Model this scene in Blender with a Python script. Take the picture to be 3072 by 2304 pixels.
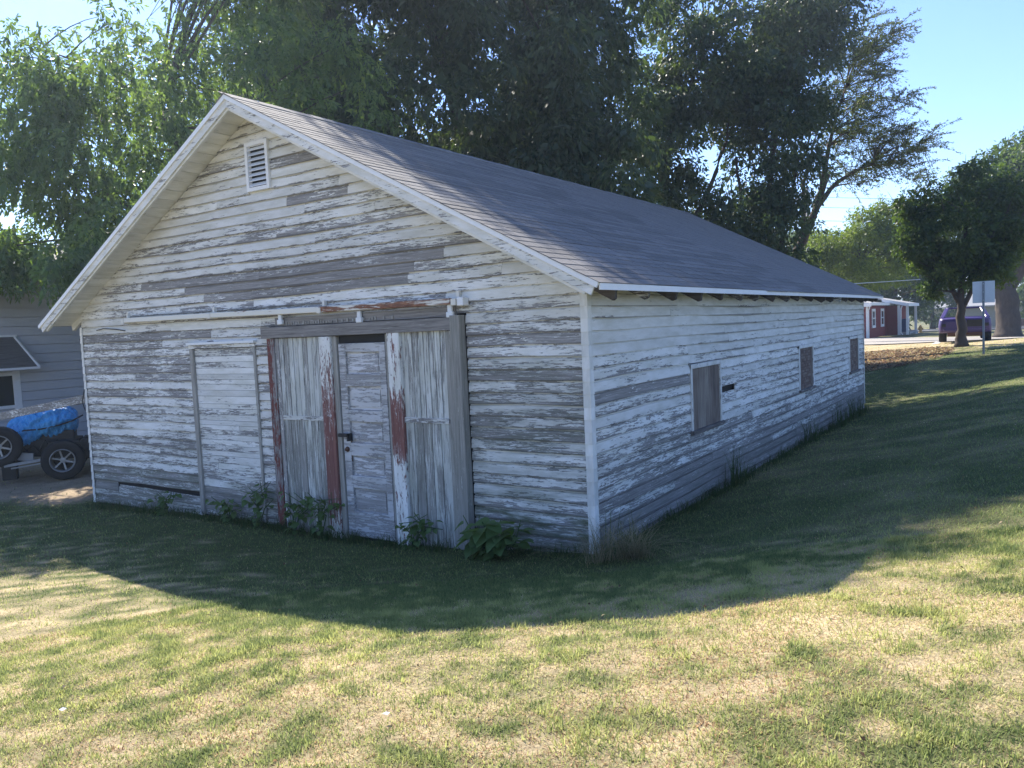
import bpy, math, random
import numpy as np
from mathutils import Vector, Matrix

random.seed(7)
rng = np.random.default_rng(7)
scene = bpy.context.scene
for o in list(bpy.data.objects):
    bpy.data.objects.remove(o, do_unlink=True)

# ------------------------------------------------------------------ camera, sky, sun, exposure
CAM = Vector((3.459, -6.421, 2.095))
cam_data = bpy.data.cameras.new("camera")
cam_data.sensor_width = 36.0
cam_data.lens = 2374.2 / 3072 * 36.0
cam_data.clip_start = 0.05
cam_data.clip_end = 3000
cam = bpy.data.objects.new("camera", cam_data)
scene.collection.objects.link(cam)
cam.location = CAM
cam.rotation_euler = (math.radians(85.92), math.radians(2.59), math.radians(33.68))
scene.camera = cam

SUN = Vector((-.664, .372, .648)).normalized()
world = bpy.data.worlds.new("World")
scene.world = world
world.use_nodes = True
wn = world.node_tree
wn.nodes.clear()
w_out = wn.nodes.new("ShaderNodeOutputWorld")
w_bg = wn.nodes.new("ShaderNodeBackground")
w_sky = wn.nodes.new("ShaderNodeTexSky")
w_sky.sky_type = 'NISHITA'
w_sky.sun_disc = False
w_sky.sun_elevation = math.asin(SUN.z)
w_sky.sun_rotation = math.atan2(SUN.x, SUN.y)
w_sky.air_density = 1.0
w_sky.dust_density = 0.1
w_sky.ozone_density = 2.0
w_bg.inputs[1].default_value = 0.10
w_tint = wn.nodes.new("ShaderNodeMix"); w_tint.data_type = 'RGBA'; w_tint.blend_type = 'MULTIPLY'
w_tint.inputs[0].default_value = 1.0; w_tint.inputs[7].default_value = (.85, .92, 1.19, 1)
wn.links.new(w_sky.outputs[0], w_tint.inputs[6])
wn.links.new(w_tint.outputs[2], w_bg.inputs[0])
wn.links.new(w_bg.outputs[0], w_out.inputs[0])
sun_data = bpy.data.lights.new("sun", 'SUN')
sun_data.energy = 5.0
sun_data.angle = math.radians(0.53)
sun_data.color = (1.0, 0.93, 0.82)
sun = bpy.data.objects.new("sun", sun_data)
scene.collection.objects.link(sun)
sun.rotation_euler = (-SUN).to_track_quat('-Z', 'Y').to_euler()
scene.view_settings.view_transform = 'Standard'
scene.view_settings.look = 'None'
scene.view_settings.gamma = 1.0
scene.view_settings.use_curve_mapping = False
scene.view_settings.exposure = 1.3

# ------------------------------------------------------------------ helpers
COL = scene.collection

def tag(o, label=None, cat=None, group=None, kind=None):
    if label: o["label"] = label
    if cat: o["category"] = cat
    if group: o["group"] = group
    if kind: o["kind"] = kind
    return o

def thing(name, loc, label, cat, group=None, rz=0.0):
    o = bpy.data.objects.new(name, None)
    o.empty_display_size = 0.2
    COL.objects.link(o)
    o.location = loc
    o.rotation_euler = (0, 0, rz)
    return tag(o, label, cat, group)

class MB:
    """collects faces, builds one mesh object"""
    def __init__(self):
        self.v = []; self.f = []
    def add(self, vs, fs):
        n = len(self.v)
        self.v.extend(tuple(map(float, p)) for p in vs)
        self.f.extend(tuple(i + n for i in f) for f in fs)
        return self
    def box(self, x0, x1, y0, y1, z0, z1):
        return self.add([(x0,y0,z0),(x1,y0,z0),(x1,y1,z0),(x0,y1,z0),(x0,y0,z1),(x1,y0,z1),(x1,y1,z1),(x0,y1,z1)],
            [(0,3,2,1),(4,5,6,7),(0,1,5,4),(1,2,6,5),(2,3,7,6),(3,0,4,7)])
    def obox(self, c, ax, ay, az):
        """box with centre c and half axes vectors"""
        c, ax, ay, az = map(Vector, (c, ax, ay, az))
        vs = [c + sx*ax + sy*ay + sz*az for sz in (-1,1) for sx, sy in ((-1,-1),(1,-1),(1,1),(-1,1))]
        return self.add(vs, [(0,3,2,1),(4,5,6,7),(0,1,5,4),(1,2,6,5),(2,3,7,6),(3,0,4,7)])
    def beam(self, a, b, w, h, up=(0,0,1)):
        a, b = Vector(a), Vector(b); d = b - a
        s = d.cross(Vector(up))
        if s.length < 1e-6: s = Vector((1,0,0))
        s.normalize(); u = s.cross(d).normalized()
        return self.obox((a+b)/2, d/2, s*w/2, u*h/2)
    def tube(self, pts, radii, n=8, caps=True):
        pts = [Vector(p) for p in pts]; k0 = len(self.v); m = len(pts)
        ref = Vector((0.31, 0.17, 0.93)).normalized(); vs = []
        for i, q in enumerate(pts):
            t = (pts[min(i+1, m-1)] - pts[max(i-1, 0)])
            t = t.normalized() if t.length > 1e-9 else Vector((0,0,1))
            a = t.cross(ref)
            if a.length < 1e-3: a = t.cross(Vector((1,0,0)))
            a.normalize(); b = t.cross(a)
            r = radii[i] if hasattr(radii, '__len__') else radii
            for j in range(n):
                th = 2*math.pi*j/n
                vs.append(q + r*(math.cos(th)*a + math.sin(th)*b))
        fs = []
        for i in range(m-1):
            for j in range(n):
                fs.append((i*n+j, i*n+(j+1) % n, (i+1)*n+(j+1) % n, (i+1)*n+j))
        if caps:
            fs.append(tuple(range(n))[::-1]); fs.append(tuple((m-1)*n+j for j in range(n)))
        return self.add(vs, fs)
    def lathe(self, prof, n=16, c=(0,0,0), axis='z'):
        """prof: (r, h) pairs around an axis"""
        vs = []; m = len(prof)
        for r, h in prof:
            for j in range(n):
                th = 2*math.pi*j/n; a, b = r*math.cos(th), r*math.sin(th)
                p = {'z': (a, b, h), 'y': (a, h, b), 'x': (h, a, b)}[axis]
                vs.append((p[0]+c[0], p[1]+c[1], p[2]+c[2]))
        fs = [(i*n+j, i*n+(j+1) % n, (i+1)*n+(j+1) % n, (i+1)*n+j) for i in range(m-1) for j in range(n)]
        return self.add(vs, fs)
    def prism(self, poly, axis, a, b):
        """poly of 2-D points extruded along axis from a to b"""
        def p3(p, t):
            return {'x': (t, p[0], p[1]), 'y': (p[0], t, p[1]), 'z': (p[0], p[1], t)}[axis]
        n = len(poly)
        vs = [p3(p, a) for p in poly] + [p3(p, b) for p in poly]
        fs = [tuple(range(n))[::-1], tuple(range(n, 2*n))] + [(i, (i+1) % n, n+(i+1) % n, n+i) for i in range(n)]
        return self.add(vs, fs)
    def mesh(self, name, mat, smooth=False):
        me = bpy.data.meshes.new(name)
        me.from_pydata(self.v, [], self.f)
        me.materials.append(mat)
        me.update()
        import bmesh
        bm = bmesh.new(); bm.from_mesh(me)
        bmesh.ops.recalc_face_normals(bm, faces=bm.faces)
        bm.to_mesh(me); bm.free()
        if smooth:
            me.polygons.foreach_set("use_smooth", [True]*len(me.polygons))
        return me
    def build(self, name, mat, parent=None, smooth=False, bevel=0.0, centre=False):
        loc = Vector((0,0,0))
        if centre and self.v:
            a = np.array(self.v); loc = Vector(((a.min(0)+a.max(0))/2).tolist())
            self.v = [tuple(Vector(p)-loc) for p in self.v]
        o = bpy.data.objects.new(name, self.mesh(name, mat, smooth))
        COL.objects.link(o)
        o.location = loc
        if parent: o.parent = parent
        if bevel:
            md = o.modifiers.new("bevel", 'BEVEL'); md.width = bevel; md.segments = 1; md.limit_method = 'ANGLE'
        return o

def raw_mesh(name, co, loops, counts, mat, attrs=None, smooth=False):
    """fast numpy mesh: co (N,3), loops flat vertex indices, counts per polygon"""
    me = bpy.data.meshes.new(name)
    me.vertices.add(len(co)); me.vertices.foreach_set("co", np.ascontiguousarray(co, dtype=np.float32).ravel())
    me.loops.add(len(loops)); me.loops.foreach_set("vertex_index", np.ascontiguousarray(loops, dtype=np.int32))
    me.polygons.add(len(counts))
    st = np.concatenate([[0], np.cumsum(counts)[:-1]]).astype(np.int32)
    me.polygons.foreach_set("loop_start", st)
    me.polygons.foreach_set("loop_total", np.asarray(counts, dtype=np.int32))
    if smooth: me.polygons.foreach_set("use_smooth", np.ones(len(counts), dtype=bool))
    me.materials.append(mat)
    for k, a in (attrs or {}).items():
        if a.ndim == 1:
            at = me.attributes.new(k, 'FLOAT', 'POINT'); at.data.foreach_set("value", a.astype(np.float32))
        else:
            at = me.attributes.new(k, 'FLOAT_COLOR', 'POINT')
            at.data.foreach_set("color", np.concatenate([a, np.ones((len(a),1))], 1).astype(np.float32).ravel())
    me.update(calc_edges=True); me.validate()
    return me

def raw_obj(name, me, parent=None):
    o = bpy.data.objects.new(name, me); COL.objects.link(o)
    if parent: o.parent = parent
    return o

# value noise in numpy
_grids = {}
def vnoise(x, y, seed=0):
    if seed not in _grids: _grids[seed] = np.random.default_rng(1000+seed).random((256, 256))
    g = _grids[seed]
    xi = np.floor(x).astype(int); yi = np.floor(y).astype(int)
    fx = x-xi; fy = y-yi
    fx = fx*fx*(3-2*fx); fy = fy*fy*(3-2*fy)
    a = g[xi % 256, yi % 256]; b = g[(xi+1) % 256, yi % 256]; c = g[xi % 256, (yi+1) % 256]; d = g[(xi+1) % 256, (yi+1) % 256]
    return (a*(1-fx)+b*fx)*(1-fy) + (c*(1-fx)+d*fx)*fy
def fbm(x, y, seed=0, oct=4):
    s = 0; a = .5; t = 0
    for i in range(oct):
        s = s + a*vnoise(x*2**i+17.3*i, y*2**i+5.1*i, seed+i); t += a; a *= .5
    return s/t

# ------------------------------------------------------------------ terrain
GP = np.array([
    (0.2,-0.2,-.02),(0.3,-0.9,.04),(-1.0,-.3,-.10),(-2.3,-.4,-.19),(-4.3,-.4,-.20),(-6.5,-.4,-.24),(-8.8,-.3,-.32),
    (-2.5,-1.6,-.10),(-5,-1.8,-.17),(-8,-2.2,-.25),
    (0.4,-3.1,.36),(-1.2,-3.0,.16),(-2.8,-2.8,.0),(2.4,-1.6,.45),(1.2,-2.2,.34),(3.4,-3.5,.56),(3.46,-6.4,.56),(1.9,-4.2,.47),(-0.3,-5,.32),
    (-3,-5,.10),(-3,-9,.3),(-7,-5,-.12),(-8,-9,.05),(-12,-4,-.35),(-12,-9,-.2),(-11.5,0.6,-.40),(-14,2,-.33),(-16,6,-.3),(-18,-4,-.4),(-11,6,-.3),(-10,14,-.25),
    (0.3,3,-.05),(0.3,8,-.09),(0.3,13.4,-.13),(1.3,1,.14),(1.4,6,.12),(1.6,12,.10),(3.4,1,.56),(3.4,6,.55),(3.4,12,.55),(6,0,.8),(6,8,.8),(6,-8,.8),(10,0,1.0),(10,12,1.0),
    (0.2,17,.12),(-3,18,0),(-1.0,22,.30),(0.5,21,.42),(2,22,.63),(1.2,26,.75),(0.9,29,.72),(-1.0,28,.55),(-3,30,.50),(-4,35,.52),(2,34,.62),(-8,28,.25),
    (-5,45,.28),(2,45,.25),(1.7,52,.08),(-6,57,.12),(-7,65,-.06),(-6.7,83,-.28),(3,83,-.28),(-10,112,-.55),(4,119,-.7),(-30,30,-.1),(-40,0,-.4),(-30,-20,-.2),(20,20,1.0),(20,60,.3),(20,-20,1.0),
    (-30,80,-.3),(0,-25,.7),(30,100,-.5),(-60,60,-.3),(60,0,1.0),(0,160,-1),(-80,120,-.8)])
def _tps(r2): return np.where(r2 > 0, .5*r2*np.log(np.maximum(r2, 1e-12)), 0)
_P = GP[:, :2]; _n = len(_P)
_K = _tps(((_P[:,None]-_P[None])**2).sum(-1)) + np.eye(_n)*0.02
_A = np.block([[_K, np.c_[np.ones(_n), _P]], [np.c_[np.ones(_n), _P].T, np.zeros((3,3))]])
_W = np.linalg.solve(_A, np.r_[GP[:,2], 0, 0, 0])
def ground_z(x, y):
    x = np.asarray(x, float); y = np.asarray(y, float)
    cx = np.clip(x, -70, 50); cy = np.clip(y, -30, 150)
    r2 = (cx[...,None]-_P[:,0])**2 + (cy[...,None]-_P[:,1])**2
    z = (_tps(r2)*_W[:_n]).sum(-1) + _W[_n] + _W[_n+1]*cx + _W[_n+2]*cy
    return np.clip(z, -1.6, 1.6)
def gz(x, y): return float(ground_z(np.array([x]), np.array([y]))[0])

# ------------------------------------------------------------------ materials
def new_mat(name):
    m = bpy.data.materials.new(name); m.use_nodes = True
    nt = m.node_tree
    return m, nt, nt.nodes["Principled BSDF"]
def N(nt, t, **kw):
    n = nt.nodes.new(t)
    for k, v in kw.items():
        if k in n.inputs: n.inputs[k].default_value = v
        else: setattr(n, k, v)
    return n
def mix_col(nt, fac, a, b, blend='MIX'):
    n = nt.nodes.new("ShaderNodeMix"); n.data_type = 'RGBA'; n.blend_type = blend
    for sock, val in ((n.inputs[0], fac), (n.inputs[6], a), (n.inputs[7], b)):
        if hasattr(val, 'node'): nt.links.new(val, sock)
        else: sock.default_value = val if not isinstance(val, tuple) else (*val[:3], 1)
    return n.outputs[2]
def ramp(nt, fac, stops):
    n = nt.nodes.new("ShaderNodeValToRGB"); cr = n.color_ramp
    while len(cr.elements) < len(stops): cr.elements.new(0.5)
    for e, (p, c) in zip(cr.elements, stops):
        e.position = p; e.color = (*c, 1) if isinstance(c, tuple) else (c, c, c, 1)
    nt.links.new(fac, n.inputs[0]); return n.outputs[0]
def math_n(nt, op, a, b=None, c=None, clamp=False):
    n = nt.nodes.new("ShaderNodeMath"); n.operation = op; n.use_clamp = clamp
    for i, v in enumerate((a, b, c)):
        if v is None: continue
        if hasattr(v, 'node'): nt.links.new(v, n.inputs[i])
        else: n.inputs[i].default_value = v
    return n.outputs[0]
def obj_coords(nt, axis='x', jitter=True, obj=True):
    """object coordinates with the long direction of the piece moved to x, shifted per object"""
    tc = N(nt, "ShaderNodeTexCoord")
    sep = N(nt, "ShaderNodeSeparateXYZ"); nt.links.new(tc.outputs['Object'], sep.inputs[0])
    cmb = N(nt, "ShaderNodeCombineXYZ")
    order = {'x': (0, 1, 2), 'y': (1, 0, 2), 'z': (2, 0, 1)}[axis]
    for i, k in enumerate(order): nt.links.new(sep.outputs[k], cmb.inputs[i])
    out = cmb.outputs[0]
    if jitter:
        oi = N(nt, "ShaderNodeObjectInfo")
        sc = N(nt, "ShaderNodeVectorMath", operation='SCALE'); sc.inputs[0].default_value = (37.1, 71.7, 53.3)
        nt.links.new(oi.outputs['Random'], sc.inputs['Scale'])
        ad = N(nt, "ShaderNodeVectorMath", operation='ADD')
        nt.links.new(out, ad.inputs[0]); nt.links.new(sc.outputs[0], ad.inputs[1]); out = ad.outputs[0]
    return out
def scaled(nt, vec, s):
    m = N(nt, "ShaderNodeVectorMath", operation='MULTIPLY'); m.inputs[1].default_value = s
    nt.links.new(vec, m.inputs[0]); return m.outputs[0]
def noise(nt, vec, scale, detail=4, rough=.55, dist=0.0):
    n = N(nt, "ShaderNodeTexNoise"); n.inputs['Scale'].default_value = scale; n.inputs['Detail'].default_value = detail
    n.inputs['Roughness'].default_value = rough; n.inputs['Distortion'].default_value = dist
    nt.links.new(vec, n.inputs['Vector']); return n.outputs[0]
def bump(nt, bsdf, h, strength=.3, dist=.01):
    b = N(nt, "ShaderNodeBump"); b.inputs['Strength'].default_value = strength; b.inputs['Distance'].default_value = dist
    nt.links.new(h, b.inputs['Height']); nt.links.new(b.outputs[0], bsdf.inputs['Normal'])

def peeling(name, axis, paint=(.77,.77,.75), wood_lo=(.10,.097,.095), wood_hi=(.37,.355,.345), paint2=None, p2amount=.0, along=5.2, across=58.0, cross_grain=150, band=False, drip=False):
    """old paint flaking off grey wood; obj['peel'] (0..1) says how much has gone, obj['algae'] how green it is"""
    m, nt, bs = new_mat(name)
    v = obj_coords(nt, axis)
    flake = noise(nt, scaled(nt, v, (along, across, across)), 1.0, 8, .66, .45)
    patch = noise(nt, scaled(nt, v, (1.7, 9, 9)), 1.0, 3, .5, .3)
    chip = noise(nt, scaled(nt, v, (along*3.2, across*1.5, across*1.5)), 1.0, 4, .6, .3)
    s = math_n(nt, 'MULTIPLY_ADD', patch, .36, math_n(nt, 'MULTIPLY_ADD', flake, .62, math_n(nt, 'MULTIPLY', chip, .28)))
    pe = N(nt, "ShaderNodeAttribute", attribute_type='OBJECT', attribute_name='peel')
    thr = math_n(nt, 'MULTIPLY_ADD', pe.outputs['Fac'], .40, .435)
    if band:
        tb = N(nt, "ShaderNodeTexCoord"); sb = N(nt, "ShaderNodeSeparateXYZ"); nt.links.new(tb.outputs['Object'], sb.inputs[0])
        bz = N(nt, "ShaderNodeAttribute", attribute_type='OBJECT', attribute_name='bandz')
        bh = N(nt, "ShaderNodeAttribute", attribute_type='OBJECT', attribute_name='bandh')
        q = math_n(nt, 'DIVIDE', math_n(nt, 'SUBTRACT', sb.outputs[2], bz.outputs['Fac']), bh.outputs['Fac'])
        thr = math_n(nt, 'ADD', thr, math_n(nt, 'MULTIPLY', math_n(nt, 'SUBTRACT', 1.0, math_n(nt, 'MULTIPLY', q, q), clamp=True), .19))
    if drip:
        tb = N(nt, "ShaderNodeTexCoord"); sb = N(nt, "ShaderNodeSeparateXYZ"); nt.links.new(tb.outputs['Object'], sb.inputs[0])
        low = math_n(nt, 'MULTIPLY', math_n(nt, 'SUBTRACT', -.030, sb.outputs[2]), 32.0, clamp=True)
        thr = math_n(nt, 'ADD', thr, math_n(nt, 'MULTIPLY', low, .07))
    d = math_n(nt, 'SUBTRACT', s, thr)
    mask = math_n(nt, 'MULTIPLY_ADD', d, 45.0, .5, clamp=True)
    grain = noise(nt, scaled(nt, v, (2.2, cross_grain, cross_grain)), 1.0, 5, .7, .6)
    gl = noise(nt, scaled(nt, v, (1.3, 26, 26)), 1.0, 4, .6, 1.4)
    wood = ramp(nt, math_n(nt, 'MULTIPLY_ADD', gl, .5, math_n(nt, 'MULTIPLY', grain, .5)), [(.30, wood_lo), (.50, tuple((a*.45+b*.55) for a, b in zip(wood_lo, wood_hi))), (.70, wood_hi)])
    # thin remains of paint caught along the grain, thickest beside the sound paint
    streak = noise(nt, scaled(nt, v, (along*.55, across*2.6, across*2.6)), 1.0, 5, .65, .4)
    left = math_n(nt, 'MULTIPLY_ADD', math_n(nt, 'ADD', streak, math_n(nt, 'MULTIPLY', d, 1.1)), 11.0, -5.0, clamp=True)
    wood = mix_col(nt, math_n(nt, 'MULTIPLY', left, .52), wood, tuple(c*.9 for c in paint))
    stain = noise(nt, scaled(nt, v, (2.6, 10, 10)), 1.0, 5, .6)
    pc = mix_col(nt, ramp(nt, stain, [(.35, 1.0), (.62, 0.0)]), paint, tuple(c*f for c, f in zip(paint, (.80,.80,.76))))
    if paint2:
        n2 = noise(nt, scaled(nt, v, (1.6, 9, 9)), 1.0, 5, .6, .4)
        pc = mix_col(nt, math_n(nt, 'MULTIPLY_ADD', n2, 30.0, -30*(1-p2amount), clamp=True), pc, paint2)
    edge = math_n(nt, 'SUBTRACT', 1.0, math_n(nt, 'MULTIPLY', math_n(nt, 'ABSOLUTE', math_n(nt, 'ADD', d, .014)), 60.0), clamp=True)
    wood = mix_col(nt, math_n(nt, 'MULTIPLY', edge, .55), wood, tuple(c*.35 for c in wood_lo))  # thin shadow at the flake edges, painted into the wood as a dark rim
    col = mix_col(nt, mask, wood, pc)
    if drip:   # worn bare lower edge, with the lap's shadow line painted in dark
        worn_lap_shade = math_n(nt, 'MULTIPLY', math_n(nt, 'SUBTRACT', -.0575, sb.outputs[2]), 160.0, clamp=True)
        col = mix_col(nt, math_n(nt, 'MULTIPLY', worn_lap_shade, .6), col, (.055,.05,.045))
    al = N(nt, "ShaderNodeAttribute", attribute_type='OBJECT', attribute_name='algae')
    an = noise(nt, scaled(nt, v, (2.0, 12, 12)), 1.0, 5, .65)
    af = math_n(nt, 'MULTIPLY', al.outputs['Fac'], ramp(nt, an, [(.36, 0.0), (.6, 1.0)]))
    col = mix_col(nt, af, col, (.085, .105, .055))
    hsv = N(nt, "ShaderNodeHueSaturation"); oi = N(nt, "ShaderNodeObjectInfo")
    nt.links.new(col, hsv.inputs['Color'])
    nt.links.new(math_n(nt, 'MULTIPLY_ADD', oi.outputs['Random'], .20, .88), hsv.inputs['Value'])
    nt.links.new(hsv.outputs[0], bs.inputs['Base Color'])
    bs.inputs['Roughness'].default_value = .78
    bs.inputs['Specular IOR Level'].default_value = .25
    h = math_n(nt, 'MULTIPLY_ADD', mask, .6, math_n(nt, 'MULTIPLY', grain, .6))
    bump(nt, bs, h, .7, .005)
    return m

def simple(name, col, rough=.6, metal=0.0, var=.12, scale=8.0, bumpv=.0, spec=.4, stretch=(1,1,1)):
    m, nt, bs = new_mat(name)
    v = obj_coords(nt, 'x')
    n = noise(nt, scaled(nt, v, stretch), scale, 6, .6)
    c = mix_col(nt, n, tuple(max(0, k*(1-var*2)) for k in col), tuple(k*(1+var*2) for k in col))
    nt.links.new(c, bs.inputs['Base Color'])
    bs.inputs['Roughness'].default_value = rough; bs.inputs['Metallic'].default_value = metal
    bs.inputs['Specular IOR Level'].default_value = spec
    if bumpv: bump(nt, bs, n, bumpv, .01)
    return m

M = {}
M['paint_x'] = peeling("peeling_white_paint_x", 'x')
M['paint_y'] = peeling("peeling_white_paint_y", 'y')
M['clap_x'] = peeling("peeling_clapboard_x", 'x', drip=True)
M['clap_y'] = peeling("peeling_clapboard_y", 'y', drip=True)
M['paint_z'] = peeling("peeling_white_paint_z", 'z', along=9, across=55)
M['stile'] = peeling("peeling_white_over_red_paint", 'z', paint=(.74,.74,.72), wood_lo=(.10,.040,.036), wood_hi=(.27,.125,.105), along=7, across=44, cross_grain=90, band=True)
M['red_post'] = peeling("faded_red_paint", 'z', paint=(.17,.055,.048), along=7, across=36)
M['plank'] = peeling("weathered_door_plank", 'z', paint=(.66,.67,.64), wood_lo=(.13,.125,.118), wood_hi=(.40,.39,.37), along=2.2, across=70, cross_grain=75)
M['door'] = peeling("greyed_door_paint", 'x', paint=(.62,.62,.64), wood_lo=(.19,.185,.185), wood_hi=(.46,.45,.45), along=4, across=38)
M['old_wood_x'] = peeling("grey_weathered_wood_x", 'x', wood_lo=(.075,.068,.064), wood_hi=(.36,.34,.32), cross_grain=55)
M['old_wood_z'] = peeling("grey_weathered_wood_z", 'z', paint=(.5,.5,.47), wood_lo=(.14,.135,.122), wood_hi=(.42,.405,.37), cross_grain=60)
M['rafter'] = peeling("dark_rotted_rafter", 'x', wood_lo=(.02,.018,.017), wood_hi=(.12,.105,.095), cross_grain=70)
M['old_wood_y'] = peeling("grey_weathered_wood_y", 'y', wood_lo=(.05,.045,.045), wood_hi=(.20,.18,.17), cross_grain=70)
M['dark'] = simple("dark_interior_boards", (.02,.02,.022), .9)
M['cap'] = simple("white_painted_tin", (.72,.74,.75), .5, 0, .06, 14)
M['white'] = simple("white_paint", (.78,.79,.80), .55, 0, .05, 6)

def rusty(name):
    m, nt, bs = new_mat(name); v = obj_coords(nt, 'x', jitter=True)
    n = noise(nt, scaled(nt, v, (2.0, 14, 14)), 1.0, 7, .68, .5)
    ra = N(nt, "ShaderNodeAttribute", attribute_type='OBJECT', attribute_name='rust')
    f = math_n(nt, 'MULTIPLY_ADD', math_n(nt, 'SUBTRACT', n, math_n(nt, 'SUBTRACT', 1.0, ra.outputs['Fac'])), 16.0, .5, clamp=True)
    n2 = noise(nt, scaled(nt, v, (12, 40, 40)), 1.0, 5, .7)
    rc = ramp(nt, n2, [(.3, (.06,.022,.012)), (.55, (.22,.085,.04)), (.75, (.40,.22,.12))])
    c = mix_col(nt, f, (.70,.68,.61), rc)
    nt.links.new(c, bs.inputs['Base Color']); bs.inputs['Roughness'].default_value = .6
    bump(nt, bs, math_n(nt, 'ADD', f, n2), .3, .003)
    return m
M['rusty'] = rusty("rust_streaked_white_rail")
M['rust'] = simple("rusty_iron", (.10,.05,.032), .8, 0, .3, 40)

def shingle_mat():
    m, nt, bs = new_mat("grey_asphalt_shingle"); v = obj_coords(nt, 'x')
    n = math_n(nt, 'MULTIPLY_ADD', noise(nt, v, 260, 2, .6), .6, math_n(nt, 'MULTIPLY', noise(nt, v, 34, 4, .65), .4)); n2 = noise(nt, scaled(nt, v, (2, 5, 5)), 1.0, 4, .6)
    c = ramp(nt, n, [(.30, (.075,.072,.075)), (.52, (.172,.163,.152)), (.75, (.34,.32,.29))])
    c = mix_col(nt, math_n(nt, 'MULTIPLY_ADD', n2, 1.6, -.5, clamp=True), mix_col(nt, .45, c, (.09,.083,.085)), mix_col(nt, .30, c, (.26,.24,.22)))
    hsv = N(nt, "ShaderNodeHueSaturation"); oi = N(nt, "ShaderNodeObjectInfo")
    nt.links.new(c, hsv.inputs['Color']); nt.links.new(math_n(nt, 'MULTIPLY_ADD', oi.outputs['Random'], .44, .78), hsv.inputs['Value'])
    nt.links.new(hsv.outputs[0], bs.inputs['Base Color']); bs.inputs['Roughness'].default_value = .85
    bump(nt, bs, n, .5, .003); return m
M['shingle'] = shingle_mat()

def plywood(name, red):
    m, nt, bs = new_mat(name); v = obj_coords(nt, 'z')
    g = noise(nt, scaled(nt, v, (1.5, 30, 30)), 1.0, 5, .65, .5); b = noise(nt, scaled(nt, v, (1.6, 5, 5)), 1.0, 5, .6, .6)
    c = ramp(nt, math_n(nt, 'MULTIPLY_ADD', g, .45, math_n(nt, 'MULTIPLY', b, .6)), [(.34, (.045,.035,.035)), (.5, red), (.68, (.27,.24,.20))])
    nt.links.new(c, bs.inputs['Base Color']); bs.inputs['Roughness'].default_value = .8
    bump(nt, bs, g, .3, .003); return m
M['ply'] = plywood("weathered_plywood", (.15,.115,.095))
M['ply_red'] = plywood("reddish_weathered_wood", (.13,.075,.06))

def leaf_mat(name, lo, hi, trans=.42):
    m, nt, bs = new_mat(name)
    a = N(nt, "ShaderNodeAttribute", attribute_name='tint')
    c = ramp(nt, a.outputs['Fac'], [(0.0, lo), (.75, hi), (1.0, tuple(min(1, k*f) for k, f in zip(hi, (1.45, 1.25, .9))))])
    nt.links.new(c, bs.inputs['Base Color']); bs.inputs['Roughness'].default_value = .5; bs.inputs['Specular IOR Level'].default_value = .35
    tr = N(nt, "ShaderNodeBsdfTranslucent")
    tc = mix_col(nt, 1.0, c, (1.6, 1.65, .62), 'MULTIPLY'); nt.links.new(tc, tr.inputs[0])
    mx = N(nt, "ShaderNodeMixShader"); mx.inputs[0].default_value = trans
    out = nt.nodes["Material Output"]
    nt.links.new(bs.outputs[0], mx.inputs[1]); nt.links.new(tr.outputs[0], mx.inputs[2]); nt.links.new(mx.outputs[0], out.inputs[0])
    return m
M['leaf_ash'] = leaf_mat("ash_leaf", (.050,.092,.044), (.14,.205,.085), .52)
M['leaf_dark'] = leaf_mat("dark_tree_leaf", (.032,.056,.034), (.078,.112,.056), .36)
M['leaf_olive'] = leaf_mat("feathery_olive_leaf", (.045,.064,.028), (.098,.122,.05), .40)
M['leaf_yellow'] = leaf_mat("yellow_green_leaf", (.066,.10,.024), (.155,.205,.05), .48)
M['leaf_mid'] = leaf_mat("mid_green_leaf", (.038,.066,.026), (.092,.140,.046), .45)
M['weed_leaf'] = leaf_mat("weed_leaf", (.05,.10,.035), (.115,.19,.06), .35)
M['bark'] = simple("rough_bark", (.075,.060,.050), .9, 0, .3, 9, .9, .2, (1,1,.25))

def grass_mat():
    m, nt, bs = new_mat("lawn_grass_blade")
    a = N(nt, "ShaderNodeAttribute", attribute_name='col')
    nt.links.new(a.outputs['Color'], bs.inputs['Base Color']); bs.inputs['Roughness'].default_value = .6; bs.inputs['Specular IOR Level'].default_value = .3
    tr = N(nt, "ShaderNodeBsdfTranslucent"); nt.links.new(a.outputs['Color'], tr.inputs[0])
    mx = N(nt, "ShaderNodeMixShader"); mx.inputs[0].default_value = .52
    nt.links.new(bs.outputs[0], mx.inputs[1]); nt.links.new(tr.outputs[0], mx.inputs[2]); nt.links.new(mx.outputs[0], nt.nodes["Material Output"].inputs[0])
    return m
M['grass'] = grass_mat()
def ground_mat():
    m, nt, bs = new_mat("lawn_soil_and_thatch")
    a = N(nt, "ShaderNodeAttribute", attribute_name='col'); tc = N(nt, "ShaderNodeTexCoord")
    n = noise(nt, tc.outputs['Object'], 38, 8, .7); n2 = noise(nt, tc.outputs['Object'], 5, 6, .65)
    f = math_n(nt, 'MULTIPLY_ADD', n, 1.3, math_n(nt, 'MULTIPLY_ADD', n2, .7, -.35))
    c = mix_col(nt, 1.0, a.outputs['Color'], ramp(nt, f, [(.25, .38), (.62, 1.0), (.9, 1.35)]), 'MULTIPLY')
    nt.links.new(c, bs.inputs['Base Color']); bs.inputs['Roughness'].default_value = .95; bs.inputs['Specular IOR Level'].default_value = .1
    bump(nt, bs, n, .8, .03); return m
M['ground'] = ground_mat()
M['gravel'] = simple("pale_gravel", (.36,.33,.29), .95, 0, .22, 16, .5, .1)
M['concrete'] = simple("pale_concrete_road", (.33,.32,.31), .9, 0, .10, 5, .1, .1)
M['house_siding'] = simple("grey_house_siding", (.50,.51,.545), .7, 0, .06, 3)
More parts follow.
